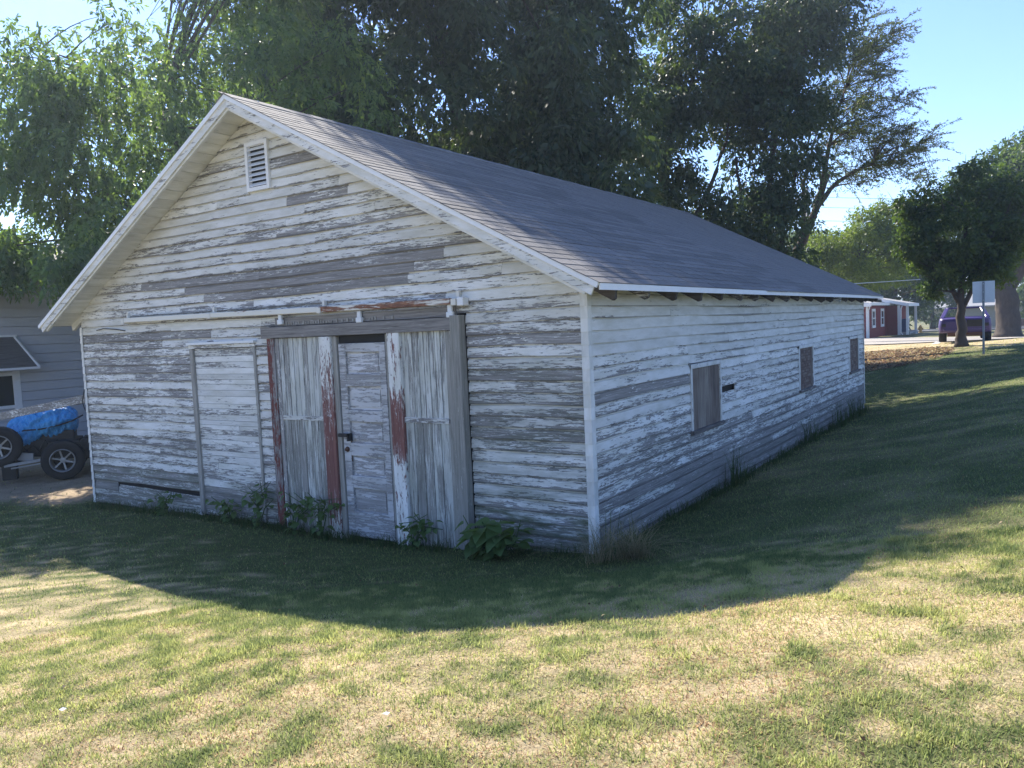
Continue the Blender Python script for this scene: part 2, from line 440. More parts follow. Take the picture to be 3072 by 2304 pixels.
M['glass'] = simple("dark_window_glass", (.02,.025,.03), .08, 0, .1, 2, 0, .8)
M['tyre'] = simple("black_tyre_rubber", (.018,.018,.02), .85, 0, .2, 12)
M['alloy'] = simple("dull_alloy_wheel", (.27,.28,.29), .42, .7, .1, 10)
M['chassis'] = simple("greasy_black_steel", (.03,.03,.032), .6, .3, .3, 9)
M['alu'] = simple("dull_aluminium", (.70,.72,.73), .5, .3, .05, 6)
M['galv'] = simple("galvanised_steel", (.27,.28,.29), .5, .4, .1, 8)
def tarp_mat():
    m, nt, bs = new_mat("crumpled_blue_tarp"); v = obj_coords(nt, 'x')
    n = noise(nt, scaled(nt, v, (7, 7, 2.2)), 1.0, 6, .6, 1.2); n2 = noise(nt, v, 14, 5, .65, .8)
    c = ramp(nt, n2, [(.3, (.03,.24,.56)), (.55, (.06,.37,.74)), (.8, (.16,.50,.84))])
    nt.links.new(c, bs.inputs['Base Color']); bs.inputs['Roughness'].default_value = .38
    bump(nt, bs, n, 1.0, .06); return m
M['tarp'] = tarp_mat()
M['purple'] = simple("faded_purple_car_paint", (.050,.030,.13), .38, 0, .12, 3, 0, .5)
M['red_wall'] = simple("dark_red_house_siding", (.20,.025,.028), .75, 0, .12, 5, 0, .2)
M['pale_roof'] = simple("pale_grey_roofing", (.34,.335,.33), .7, 0, .08, 6)
M['beige'] = simple("beige_siding", (.33,.31,.265), .8, 0, .06, 3)
M['brick'] = simple("brown_brick", (.24,.13,.09), .9, 0, .25, 20)
M['yellow'] = simple("faded_yellow_hydrant_paint", (.62,.34,.07), .5, 0, .1, 12)
M['blue_bin'] = simple("dark_blue_plastic", (.012,.03,.12), .45, 0, .1, 5)
M['wire'] = simple("black_cable", (.02,.02,.022), .6)
M['pale_wire'] = simple("pale_cable", (.6,.6,.58), .6)
M['pole'] = simple("bleached_pole_wood", (.38,.36,.33), .85, 0, .12, 6)
M['paper'] = simple("white_paper", (.8,.82,.84), .8, 0, .03)

# ------------------------------------------------------------------ ground
W_, L_ = 8.662, 13.453
def lawn_state(x, y):
    """dryness 0 green .. 1 straw, and bareness (soil) of the lawn"""
    n1 = fbm(x*.45, y*.45, 3); n2 = fbm(x*1.7, y*1.7, 11); n3 = fbm(x*5, y*5, 21, 3)
    n4 = fbm(x*11, y*11, 31, 3)
    dry = .60 + (n1-.5)*.5 + (n2-.5)*.35 + (n3-.5)*1.0 + (n4-.5)*2.3
    # the strip of lawn under the barn's front wall and along its right side keeps green
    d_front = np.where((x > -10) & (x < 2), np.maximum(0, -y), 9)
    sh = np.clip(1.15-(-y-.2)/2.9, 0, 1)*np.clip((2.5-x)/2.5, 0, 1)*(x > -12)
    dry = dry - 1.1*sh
    right = np.clip((y+.7+.3*(x-2.4))/1.6, 0, 1)*(x > .0)*(y < 24)
    dry = dry*(1-right) + right*(.10 + (n2-.5)*.7)
    # greener towards the lower right of the picture, a dry bank to the right of the corner
    dry = dry - .42*np.clip((x-2.55)/.6, 0, 1)*np.clip((-2.6-y)/.6, 0, 1)*(y > -6)
    bank = np.exp(-(((x-2.2)/1.0)**2+((y+2.0)/.85)**2)); dry = dry + .5*bank
    # the rise by the driveway is dry, a bed of dead leaves lies behind the barn
    rise = np.clip((y-23.5)/3, 0, 1)*(y < 34); dry = dry*(1-rise) + rise*(.85+(n2-.5)*.6)
    dry = np.where(y > 40, .25+(n2-.5)*.5, dry)
    bare = np.clip((n3-.60)*5, 0, 1)*.5*np.clip(dry*1.4, 0, 1)
    yard = np.clip((-8.9-x)/.5, 0, 1)*np.clip((y+.55-.25*(n2-.5)*2)/.35, 0, 1)*(y < 16)
    bare = np.maximum(bare, yard)
    leafbed = np.clip(1-np.hypot((x+2.8)/4.0, (y-24)/4.0), 0, 1)*2.2
    bare = np.maximum(bare, np.clip(leafbed*(.55+n3*.8), 0, .95))
    eave = np.clip(1-np.abs(x-.35)/.5, 0, 1)*(y > -.3)*(y < 14)*.35
    return np.clip(dry, 0, 1), np.clip(bare, 0, 1), leafbed

def ground_colour(x, y):
    dry, bare, lb = lawn_state(x, y)
    n = fbm(x*2.3, y*2.3, 40)[:, None]
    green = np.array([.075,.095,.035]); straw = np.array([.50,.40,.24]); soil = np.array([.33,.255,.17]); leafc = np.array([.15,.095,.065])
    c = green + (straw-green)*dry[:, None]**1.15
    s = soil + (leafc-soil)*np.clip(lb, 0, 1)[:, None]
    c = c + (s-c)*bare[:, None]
    return c*(.82+.36*n)

gx = np.unique(np.concatenate([np.linspace(-600,-60,14), np.linspace(-60,-18,36), np.linspace(-18,8,176), np.linspace(8,40,30), np.linspace(40,600,14)]))
gy = np.unique(np.concatenate([np.linspace(-200,-30,8), np.linspace(-30,-9,20), np.linspace(-9,18,180), np.linspace(18,40,70), np.linspace(40,140,60), np.linspace(140,1500,16)]))
GX, GY = np.meshgrid(gx, gy, indexing='ij')
fx_, fy_ = GX.ravel(), GY.ravel()
zz = np.concatenate([ground_z(fx_[i:i+20000], fy_[i:i+20000]) for i in range(0, len(fx_), 20000)])
near = (np.hypot(fx_-CAM.x, fy_-CAM.y) < 40)
zz = zz + near*(fbm(fx_*1.3, fy_*1.3, 60)-.5)*.05 - near*.012
co = np.stack([fx_, fy_, zz], 1)
nx_, ny_ = len(gx), len(gy)
ii, jj = np.meshgrid(np.arange(nx_-1), np.arange(ny_-1), indexing='ij')
a_ = (ii*ny_+jj).ravel()
loops = np.stack([a_, a_+ny_, a_+ny_+1, a_+1], 1).ravel()
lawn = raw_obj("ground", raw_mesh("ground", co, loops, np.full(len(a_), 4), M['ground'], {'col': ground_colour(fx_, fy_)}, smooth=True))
tag(lawn, kind='structure')

def sheet(name, x0, x1, y0f, y1f, mat, lift, nx=40, ny=14):
    """strip of surface laid on the ground"""
    xs = np.linspace(x0, x1, nx); co = []
    for i, x in enumerate(xs):
        for y in np.linspace(y0f(x), y1f(x), ny): co.append((x, y, gz(x, y)+lift))
    lp = [(i*ny+j, (i+1)*ny+j, (i+1)*ny+j+1, i*ny+j+1) for i in range(nx-1) for j in range(ny-1)]
    o = raw_obj(name, raw_mesh(name, np.array(co), np.array(lp).ravel(), np.full(len(lp), 4), mat, smooth=True))
    return tag(o, kind='structure')
sheet("driveway", -40, 14, lambda x: 33.0-.12*x+.5*math.sin(x*.9), lambda x: 55.0+.4*math.sin(x*.7), M['gravel'], .03)
sheet("road", -120, 80, lambda x: 84.5, lambda x: 95.0, M['concrete'], .05, 60, 6)
for k, y0 in enumerate((84.0, 95.1)):
    mb = MB()
    for x in range(-120, 80, 8):
        za, zb = gz(x, y0), gz(x+8, y0)
        mb.add([(x,y0,za-.1),(x+8,y0,zb-.1),(x+8,y0+.4,zb-.1),(x,y0+.4,za-.1),(x,y0,za+.17),(x+8,y0,zb+.17),(x+8,y0+.4,zb+.17),(x,y0+.4,za+.17)],
               [(0,3,2,1),(4,5,6,7),(0,1,5,4),(1,2,6,5),(2,3,7,6),(3,0,4,7)])
    tag(mb.build("kerb", M['concrete']), kind='structure')

# ------------------------------------------------------------------ the barn
E_, Z0 = .115, 2.254
APX, APZ, SL = -4.331, 4.906, .5247          # ridge, roof surface height there, slope
OF, OS, OB = .442, .374, .477
def roof_z(x): return APZ - SL*abs(x-APX)
barn = thing("shed", (0,0,0), "long white clapboard shed with peeling paint and sliding door under a grey shingle roof", "shed")

core = MB()
core.prism([(-W_+.03,-.6),(-.03,-.6),(-.03,roof_z(-.03)-.14),(APX,APZ-.17),(-W_+.03,roof_z(-W_+.03)-.14)], 'y', .03, L_-.03)
core.build("wall", M['dark'], barn)

WOBP = random.random()*9
def wob_f(x, z): return .010*math.sin(x*.9+z*.6+1)+.006*math.sin(x*2.3-z*1.7)+.004*math.sin(x*5.1+z*9)
def wob_r(y, z): return .014*math.sin(y*.55+z*.8)+.008*math.sin(y*1.6-z*2.1+2)+.004*math.sin(y*4.3+z*7)
def board(sa_b, sb_b, sa_t, sb_t, zb, zt, wall, peel, algae, tilt=0.0, out=0.0, butt=.026):
    """one clapboard; (sa..sb) along the wall at its lower and upper edge"""
    k = max(2, int((sb_b-sa_b)/.7)+1); vs = []
    jt = random.uniform(-.003,.003); tl = tilt + random.uniform(-.0018,.0018)
    wf = wob_f if wall == 'f' else wob_r
    for i in range(k+1):
        t = i/k
        sb = sa_b+(sb_b-sa_b)*t; st = sa_t+(sb_t-sa_t)*t
        dz = wf(sb, zb) + tl*(sb-sa_b) + jt
        q = .002*math.sin(sb*3.1+zb*5)
        zg = zb+E_-.019; f = min(1, max(0, (zg-zb)/(zt-zb))); sg_ = sb+(st-sb)*f
        if zt < zg+.004: zg = zt-.004
        for s, o, z in ((sb, butt+q+out, zb), (sb, .004+q+out, zb+.006), (st, .000+out, zt), (st, .003+out, zt), (sg_, .003+out, zg+.001), (sg_, .017+q+out, zg)):
            vs.append((s, -o, z+dz) if wall == 'f' else (o, s, z+dz))
    fs = []
    for i in range(k):
        for j in range(6):
            a, b = i*6+j, i*6+(j+1) % 6
            fs.append((a, b, b+6, a+6))
    fs += [(0,1,2,3,4,5), tuple(k*6+q for q in (5,4,3,2,1,0))]
    mb = MB(); mb.add(vs, fs)
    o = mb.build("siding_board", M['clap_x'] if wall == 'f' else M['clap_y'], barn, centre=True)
    o["peel"] = float(min(1, max(0, peel))); o["algae"] = float(max(0, algae))
    return o

def cuts(a, b, lo, hi):
    out = [a]; s = a
    while True:
        s += random.uniform(lo, hi)
        if s > b-.7: break
        out.append(s)
    return out+[b]

DARK = {-5: (-7.0,-1.6,.72), -4: (-6.0,-2.0,.78), -3: (-5.6,-2.1,.70), -16: (-4.4,-3.1,.62), -12: (-3.9,-2.9,.66), -13: (-6.2,-5.2,.3), 1: (-8.66,-5.5,.62), 14: (-8.66,-5.9,.55), 3: (-1.4,0,.62), 6: (-1.4,0,.55)}
for n in range(22, -23, -1):
    zb = Z0-n*E_; zt = zb+E_+.022
    lim = lambda z: max(0.0, min(W_/2, (APZ-.047-z)/SL))
    hb, ht = lim(zb), lim(min(zt, APZ-.06))
    if hb < .12: continue
    xa_b, xb_b, xa_t, xb_t = APX-hb, APX+hb, APX-ht, APX+ht
    if zb < 2.38: xa_b = xa_t = -W_+.012; xb_b = xb_t = -.012
    spans = []
    mid = zb+E_*.6
    if mid < 2.24: spans = [(xa_b, -4.36), (-1.365, xb_b)]
    else: spans = [(xa_b, xb_b)]
    if mid < 2.07:
        spans = [(xa_b, -5.955), (-4.63, -4.36), (-1.365, xb_b)]
    if 3.87 < zb+.04 < 4.42: spans = [(xa_b, -4.555), (-4.145, xb_b)]
    for sa, sb in spans:
        joints = cuts(sa, sb, 1.3, 4.2) if sb-sa > 2 else [sa, sb]
        if n in DARK:
            da, db, dp = DARK[n]
            joints = sorted(set([j for j in joints if abs(j-da) > .5 and abs(j-db) > .5] + [j for j in (da, db) if sa+.3 < j < sb-.3] + [sa, sb]))
        for ja, jb in zip(joints[:-1], joints[1:]):
            at = xa_t if ja == xa_b else ja+.002; bt = xb_t if jb == xb_b else jb-.002
            xm = (ja+jb)/2
            pl = .34+random.uniform(-.14,.16)
            if zb > 3.4: pl = .24+random.uniform(-.12,.16)
            if xm > -1.5 and zb < 2.2: pl = .39+random.uniform(-.13,.13)
            if xm < -5.9 and zb < 2.1: pl = .44+random.uniform(-.17,.17)
            if zb < .25: pl += .16
            if n in DARK and DARK[n][0]-.05 <= xm <= DARK[n][1]+.05: pl = DARK[n][2]
            al = 0.0
            if xm > -1.5 and zb < 1.7: al = .30+.35*(1.7-zb)/1.7*random.random()
            if zb < .2: al += .35
            if xm < -6 and zb < 1.2: al += .15
            tilt = 0.0; zlo = zb
            if xm < -5.9 and n in (19, 20):      # the sprung board over the gap low on the left
                if n == 19: pass
                if n == 20 and jb > -6.5: tilt = 0.0
            if xm < -5.9 and n == 20:
                continue
            board(ja+(.0015 if ja != sa else 0), jb, at, bt, zlo, zt, 'f', pl, al)
# broken lower boards at the left, with the dark gap above them
b1 = board(-8.65, -7.98, -8.65, -8.02, -.06, .075, 'f', .80, .2, tilt=-.03)
b2 = board(-7.965, -5.96, -7.965, -5.96, -.10, .02, 'f', .55, .45, tilt=-.012)

WINS = [(2.465, 3.535, .775, 1.562), (7.495, 8.54, .80, 1.562), (11.755, 12.82, .81, 1.562)]
for n in range(21, -3, -1):
    zb = Z0-n*E_; zt = min(zb+E_+.022, 2.585)
    mid = zb+E_*.55
    spans = [(.012, L_-.012)]
    for ya, yb, za, zc in WINS:
        if za-.05 < mid < zc+.02:
            spans = [q for s in spans for q in ([(s[0], ya), (yb, s[1])] if s[0] < ya < s[1] else [s])]
    if n == 10: spans = [q for s in spans for q in ([(s[0]+.58, s[1])] if abs(s[0]-3.535) < .01 else [s])]
    for sa, sb in spans:
        joints = cuts(sa, sb, 1.8, 4.8) if sb-sa > 2.5 else [sa, sb]
        for ja, jb in zip(joints[:-1], joints[1:]):
            ym = (ja+jb)/2; h = (zb+.1)/2.4
            pl = .10 + .50*max(0, (1-h))**1.2 + random.uniform(-.09,.12)
            if n < 5: pl = .08+random.uniform(-.06,.10)
            if n == 8 and ja < 1: pl = .75
            if n in (5,) and ja < .1: pl = .30
            if n in (13, 14) and ym < 4: pl = .5
            if n >= 17: pl = .62+random.uniform(-.15,.2)
            if n >= 19: pl = .85
            al = .25 if n >= 18 else (.08 if n > 12 else .0)
            board(ja+(.002 if ja != sa else 0), jb-.002, ja+(.002 if ja != sa else 0), jb-.002, zb, zt, 'r', pl, al)

# tin caps that fold round the corners, one to each course
def corner_cap(x, y, sx, sy, n, w=.045):
    zb = Z0-n*E_-.004; h = E_+.006; mb = MB()
    wx = wob_f(x, zb)
    j = random.uniform(-.003,.003)
    for za, zc, o1, o2 in ((zb-.002, zb+h, .035, .028),):
        t = .0025
        # two thin leaves meeting at the corner
        vs = []
        for z, o in ((za, o1), (zc, o2)):
            z += wx+j
            vs += [(x+sx*o, y+sy*o, z), (x-sx*w, y+sy*o, z), (x-sx*w, y+sy*(o-t), z), (x+sx*(o-t), y+sy*(o-t), z), (x+sx*(o-t), y-sy*w, z), (x+sx*o, y-sy*w, z)]
        mb.add(vs, [(0,1,2,3,4,5),(6,11,10,9,8,7)] + [(i, (i+1) % 6, 6+(i+1) % 6, 6+i) for i in range(6)])
    o = mb.build("corner_cap", M['paint_z'], barn, centre=True)
    o["peel"] = random.uniform(.0,.16); o["algae"] = .1 if n > 14 else 0.0
for n in range(20, -2, -1): corner_cap(0, 0, 1, -1, n)
for n in range(22, -1, -1): corner_cap(-W_, 0, -1, -1, n, .03)
for n in range(20, -2, -1): corner_cap(0, L_, 1, 1, n, .03)

# roof
slope_dir_r = Vector((1,0,-SL)).normalized(); nrm_r = Vector((SL,0,1)).normalized()
Y0, Y1 = -OF, L_+OB
deck = MB()
for sgn in (1, -1):
    xe = APX+sgn*(4.331+OS-.01) if sgn > 0 else APX-(4.331+OS-.01)
    ze = roof_z(xe)
    off = .015
    deck.add([(APX,-OF+.002,APZ-off),(xe,-OF+.002,ze-off),(xe,Y1-.02,ze-off),(APX,Y1-.02,APZ-off),(APX,-OF+.002,APZ-.017),(xe,-OF+.002,ze-.017),(xe,Y1-.02,ze-.017),(APX,Y1-.02,APZ-.017)],
        [(0,1,2,3),(4,7,6,5),(0,4,5,1),(1,5,6,2),(2,6,7,3),(3,7,4,0)])
deck.build("roof_deck", M['old_wood_y'], barn)["peel"] = 1.0
# left slope covering in one sheet (its face is out of sight)
MB().add([(APX-.005,Y0,APZ-.004),(APX-4.331-OS,Y0,roof_z(APX-4.331-OS)-.004),(APX-4.331-OS,Y1,roof_z(APX-4.331-OS)-.004),(APX-.005,Y1,APZ-.004),
          (APX-.005,Y0,APZ-.013),(APX-4.331-OS,Y0,roof_z(APX-4.331-OS)-.013),(APX-4.331-OS,Y1,roof_z(APX-4.331-OS)-.013),(APX-.005,Y1,APZ-.013)],
         [(0,3,2,1),(4,5,6,7),(0,1,5,4),(1,2,6,5),(2,3,7,6),(3,0,4,7)]).build("roof_covering", M['shingle'], barn)
# soffit boards under the front overhang
SLEN = math.hypot(4.331+OS, SL*(4.331+OS))
k = 0
while k*.195 < SLEN-.05:
    for sgn in (1, -1):
        d = Vector((sgn,0,-SL)).normalized(); nn = Vector((sgn*SL,0,1)).normalized()
        s0, s1 = k*.195+.003, min((k+1)*.195-.004+random.uniform(-.002,.001), SLEN-.02)
        c = Vector((APX,(-OF+.02+.004)/2,APZ)) + d*(s0+s1)/2 - nn*(.028+random.uniform(0,.004))
        mb = MB(); mb.obox(c, d*(s1-s0)/2, Vector((0,(OF-.02+.004)/2,0)), nn*.010)
        o = mb.build("soffit_board", M['paint_y'], barn, centre=True); o["peel"] = random.uniform(0,.14); o["algae"] = 0.0
    k += 1
# rake trim
for sgn in (1, -1):
    d = Vector((sgn,0,-SL)).normalized(); nn = Vector((sgn*SL,0,1)).normalized()
    for nm, mat, y0, y1, n0, n1, pl, ext in (("drip_edge", M['white'], -OF-.022, -OF+.0, -.045, .004, 0, 0),
                                   ("fascia_board", M['paint_x'], -OF-.004, -OF+.02, -.125, -.043, .30, -.03), ("rake_moulding", M['paint_x'], -OF+.021, -OF+.055, -.150, -.045, .2, -.10)):
        s0, s1 = 0.0, SLEN+ext
        mb = MB(); vs = []
        for s in (s0, s1):
            for y, m_ in ((y0,n0),(y1,n0),(y1,n1),(y0,n1)):
                p = Vector((APX,y,APZ)) + d*s + nn*m_
                if s == 0: p.x = APX+sgn*.001; p.z = APZ + m_/nn.z
                vs.append(p)
        mb.add(vs, [(0,1,2,3),(7,6,5,4)] + [(i,(i+1) % 4,4+(i+1) % 4,4+i) for i in range(4)])
        o = mb.build(nm, mat, barn); o["peel"] = pl; o["algae"] = 0.0
# eave drip edge on the right
xe, ze = OS, roof_z(OS)
for ya in np.arange(Y0, Y1-.1, 3.6):
    yb = min(ya+3.6, Y1)
    MB().box(xe-.006, xe+.008, ya+.002, yb-.002, ze-.058, ze-.002).build("eave_drip_edge", M['white'], barn, centre=True)
# rafter tails
for y in (-.02,.75,1.43,2.10,2.90,3.60,4.30,5.06,5.83,6.45,7.30,8.10,8.80,9.48,10.2,10.95,11.7,12.4,13.1,13.75):
    zt = lambda x: roof_z(x)-.042
    xo = .34+random.uniform(-.05,.01); cut = random.uniform(.0,.05)
    poly = [(-.03, zt(-.03)), (xo, zt(xo)), (xo-random.uniform(0,.03), zt(xo)-.085-random.uniform(0,.03)), (xo-cut-.03, zt(xo)-.125), (-.03, zt(-.03)-.14)]
    o = MB().prism(poly, 'y', y-.022, y+.022).build("rafter_tail", M['rafter'], barn, centre=True); o["peel"] = random.choice((1.0,1.0,.9,.62)); o["algae"] = 0.0
xl = -W_
o = MB().prism([(xl+.03, roof_z(xl+.03)-.042), (xl-.30, roof_z(xl-.30)-.042), (xl-.28, roof_z(xl-.30)-.13), (xl+.03, roof_z(xl+.03)-.15)], 'y', -.005, .04).build("rafter_tail", M['old_wood_x'], barn, centre=True); o["peel"] = .15; o["algae"] = 0

# shingles of the right slope
EXP, SHL = .1325, .98
def shingle_mesh(l):
    mb = MB(); th = .0055
    # local x along the eave (world y), local y up the slope, local z off the roof
    h = EXP*2+.01; cut = EXP-.004; zc = .0035+(-.001-.0035)*cut/h; tc = th+(.0015-th)*cut/h
    q4 = [(0,3,2,1),(4,5,6,7)] + [(i,(i+1) % 4,4+(i+1) % 4,4+i) for i in range(4)]
    def slab(x0, x1, ya, za, ta, yb, zb, tb):
        mb.add([(x,y,z) for x in (x0,x1) for y, z in ((ya,za),(yb,zb),(yb,zb+tb),(ya,za+ta))], q4)
    slab(0, l, cut, zc, tc, h, -.001, .0015)
    for k in range(3):
        slab(k*l/3+.005, (k+1)*l/3-.005, 0, .0035, th, cut, zc, tc)
    return mb.mesh("shingle", M['shingle'])
SHM = shingle_mesh(SHL-.004)
up = Vector((-1,0,SL)).normalized()
rotm = Matrix((Vector((0,1,0)), up, nrm_r)).transposed()
if rotm.determinant() < 0: pass
q_sh = rotm.to_quaternion()
tiles = []
rows = int(SLEN/EXP)+1
for r in range(rows):
    base = Vector((OS+.012, 0, roof_z(OS+.012))) + up*(r*EXP)
    if base.x < APX+.03: break
    y = Y0-.03 - random.uniform(0, SHL-.05) if r % 2 else Y0-.03-SHL*((r*.37) % 1)*.9
    while y < Y1:
        a, b = max(y, Y0-.03), min(y+SHL, Y1+.02)
        if b-a > .05: tiles.append((r, a, b, base))
        y += SHL
tiles.sort(key=lambda t: (Vector((t[3].x, (t[1]+t[2])/2, t[3].z))-CAM).length)
restv, restf = [], []
for i, (r, a, b, base) in enumerate(tiles):
    ym_ = (a+b)/2
    loc = Vector((base.x, a, base.z)) + nrm_r*random.uniform(0,.003) + up*(random.uniform(-.005,.005)+.009*math.sin(ym_*.8+r*.35)+.005*math.sin(ym_*2.3+r))
    sx = (b-a)/SHL
    if i < 300:
        o = bpy.data.objects.new("shingle", SHM); COL.objects.link(o); o.parent = barn
        o.rotation_mode = 'QUATERNION'; o.rotation_quaternion = q_sh; o.location = loc; o.scale = (sx,1,1)
    else:
        k0 = len(restv)
        for v in SHM.vertices:
            restv.append(tuple(loc + rotm @ Vector((v.co.x*sx, v.co.y, v.co.z))))
        restf += [tuple(k0+j for j in p.vertices) for p in SHM.polygons]
rest = MB(); rest.v, rest.f = restv, restf
tag(rest.build("shingles", M['shingle'], barn), kind='stuff')
for i, y in enumerate(np.arange(Y0-.03, Y1, .42)):
    yb = min(y+.44, Y1+.02); mb = MB(); t = .012 + .004*(i % 2)
    dz = lambda yy: -.035*math.sin((yy+.4)/14*math.pi)
    pr = [(APX-.14, APZ-.14*SL), (APX, APZ+.004), (APX+.14, APZ-.14*SL)]
    vs = [(x, yy, z+t*s+.004) for yy in (y, yb) for s in (0, 1) for x, z in pr]
    mb.add(vs, [(0,1,4,3),(1,2,5,4),(6,9,10,7),(7,10,11,8),(0,6,7,1),(1,7,8,2),(3,4,10,9),(4,5,11,10),(0,3,9,6),(2,8,11,5)])
    mb.build("ridge_shingle", M['shingle'], barn, centre=True)

# gable vent
vent = MB()
vx0, vx1, vz0, vz1, fw = -4.555, -4.145, 3.875, 4.455, .045
for a in ((vx0,vx0+fw,vz0,vz1),(vx1-fw,vx1,vz0,vz1),(vx0+fw,vx1-fw,vz0,vz0+fw),(vx0+fw,vx1-fw,vz1-fw,vz1)):
    vent.box(a[0],a[1],-.055,.0,a[2],a[3])
v_o = vent.build("gable_vent", M['white'], barn)
for i in range(8):
    z = vz0+fw+.01+i*.0605
    MB().add([(vx0+fw,-.045,z),(vx1-fw,-.045,z),(vx1-fw,.005,z+.045),(vx0+fw,.005,z+.045),(vx0+fw,-.045,z+.006),(vx1-fw,-.045,z+.006),(vx1-fw,.005,z+.051),(vx0+fw,.005,z+.051)],
        [(0,3,2,1),(4,5,6,7),(0,1,5,4),(1,2,6,5),(2,3,7,6),(3,0,4,7)]).build("louvre", M['white'], v_o, centre=True)

def wood(name, mb, mat, peel=.5, algae=0.0, parent=barn, bevel=.003):
    o = mb.build(name, M[mat], parent, centre=True, bevel=bevel); o["peel"] = peel; o["algae"] = algae
    return o
# boarded opening left of the sliding door
wood("window_trim", MB().box(-5.955,-5.88,-.05,0,-.22,2.0), 'old_wood_z', .75)
wood("window_trim", MB().box(-4.665,-4.625,-.045,0,-.2,2.0), 'old_wood_z', .6)
wood("window_trim", MB().box(-5.97,-4.62,-.05,0,2.005,2.052), 'paint_x', .45)
MB().box(-5.985,-4.605,-.075,.0,2.054,2.085).build("window_drip_cap", M['cap'], barn)
z = -.22; i = 0
while z < 1.995:
    h = random.choice((.062,.07,.078,.1)); h = min(h, 2.0-z)
    cut = random.uniform(-5.7,-4.9) if random.random() < .12 else None
    for a, b in (((-5.878,-4.667),) if not cut else ((-5.878,cut-.002),(cut+.002,-4.667))):
        wood("infill_board", MB().box(a,b,-.018-random.uniform(0,.005),-.001,z+.001,z+h-.002), 'paint_x', .30+random.uniform(-.12,.2)+(.3 if z < .1 else 0), .3 if z < .2 else .05, bevel=.002)
    z += h

# sliding door: rail, hangers, header, two leaves with a panelled door between
def rail(x0, x1, za, zb, rust):
    mb = MB(); h = .066
    sec = [(-.135,-h/2),(-.075,-h/2),(-.075,h/2),(-.135,h/2)]
    vs = [(x0,y,za+z) for y, z in sec] + [(x1,y,zb+z) for y, z in sec]
    mb.add(vs, [(0,1,2,3),(7,6,5,4)] + [(i,(i+1) % 4,4+(i+1) % 4,4+i) for i in range(4)])
    o = mb.build("door_rail", M['rusty'], barn, centre=True, bevel=.006); o["rust"] = rust; return o
rail(-7.345,-5.37,2.442,2.424,.12); rail(-5.365,-3.36,2.424,2.397,.37); rail(-3.355,-1.47,2.397,2.385,.52)
for x, z in ((-5.365,2.43),(-3.35,2.40),(-1.42,2.39),(-7.33,2.445)):
    o = MB().box(x-.03,x+.03,-.145,-.02,z-.048,z+.02).box(x-.018,x+.022,-.065,-.02,z+.02,z+.10).build("rail_bracket", M['rusty'], barn, centre=True, bevel=.004); o["rust"] = .32
o = MB().box(-1.385,-1.305,-.13,-.03,2.335,2.42).build("rail_end_stop", M['white'], barn, bevel=.006)
for x, z in ((-4.06,2.33),(-2.765,2.30),(-1.50,2.30)):
    hb = MB().box(x-.028,x+.028,-.105,-.075,z-.02,z+.055); hb.box(x-.042,x+.042,-.112,-.072,z-.075,z-.018)
    hb.build("door_hanger", M['cap'], barn, centre=True, bevel=.006)
wood("header_backing", MB().box(-4.20,-1.47,-.06,-.02,2.235,2.335), 'old_wood_x', .95)
for i in range(44):   # row of splintered batten ends over the header
    if random.random() < .25: continue
    x = -4.12+i*.042
    wood("batten_end", MB().box(x,x+.024,-.068-random.uniform(0,.006),-.061,2.245,2.275+random.uniform(-.01,.012)), 'old_wood_z', .7, bevel=0)
wood("header_beam", MB().box(-4.42,-1.485,-.105,-.022,2.095,2.228), 'old_wood_x', .92)
MB().box(-4.35,-1.40,-.02,.03,-.3,2.24).build("door_backing", M['dark'], barn)
wood("edge_post", MB().box(-4.345,-4.215,-.085,-.022,-.28,2.09), 'red_post', .52)
wood("edge_board", MB().box(-4.212,-4.15,-.07,-.022,-.25,2.09), 'paint_z', .65)
o = wood("stile", MB().box(-3.425,-3.245,-.10,-.022,-.25,2.088), 'stile', .40, .0); o['bandz'] = -.22; o['bandh'] = .85
wood("door_jamb", MB().box(-3.243,-3.175,-.07,-.015,-.25,2.088), 'old_wood_z', .85)
o = wood("stile", MB().box(-2.375,-2.205,-.10,-.022,-.30,2.10), 'stile', .32, .0); o['bandz'] = .20; o['bandh'] = .46
wood("door_jamb", MB().box(-2.437,-2.378,-.06,-.015,-.25,2.088), 'old_wood_z', .8)
wood("edge_board", MB().box(-1.60,-1.50,-.075,-.022,-.28,2.09), 'old_wood_z', .75, .15)
wood("edge_post", MB().box(-1.495,-1.375,-.12,-.02,-.28,2.245), 'old_wood_z', .8, .15)
def planks(x0, x1, z0, z1, n, name, pl):
    w = (x1-x0)/n
    for i in range(n):
        a = x0+i*w+.003; b = x0+(i+1)*w-.004
        wood(name, MB().box(a,b,-.056-random.uniform(0,.008),-.022,z0-random.uniform(0,.03),z1), 'plank', pl+random.uniform(-.14,.14), .25 if z0 < 0 else .05, bevel=.003)
planks(-4.148,-3.428,1.165,2.09,9,"door_plank",.42); planks(-4.148,-3.428,-.22,1.115,6,"door_plank",.50)
planks(-2.203,-1.602,1.19,2.098,8,"door_plank",.42); planks(-2.203,-1.602,-.26,1.135,5,"door_plank",.52)
wood("mid_rail", MB().box(-4.148,-3.428,-.072,-.022,1.112,1.165), 'old_wood_x', .45)
wood("mid_rail", MB().box(-2.203,-1.58,-.075,-.022,1.135,1.19), 'old_wood_x', .45)
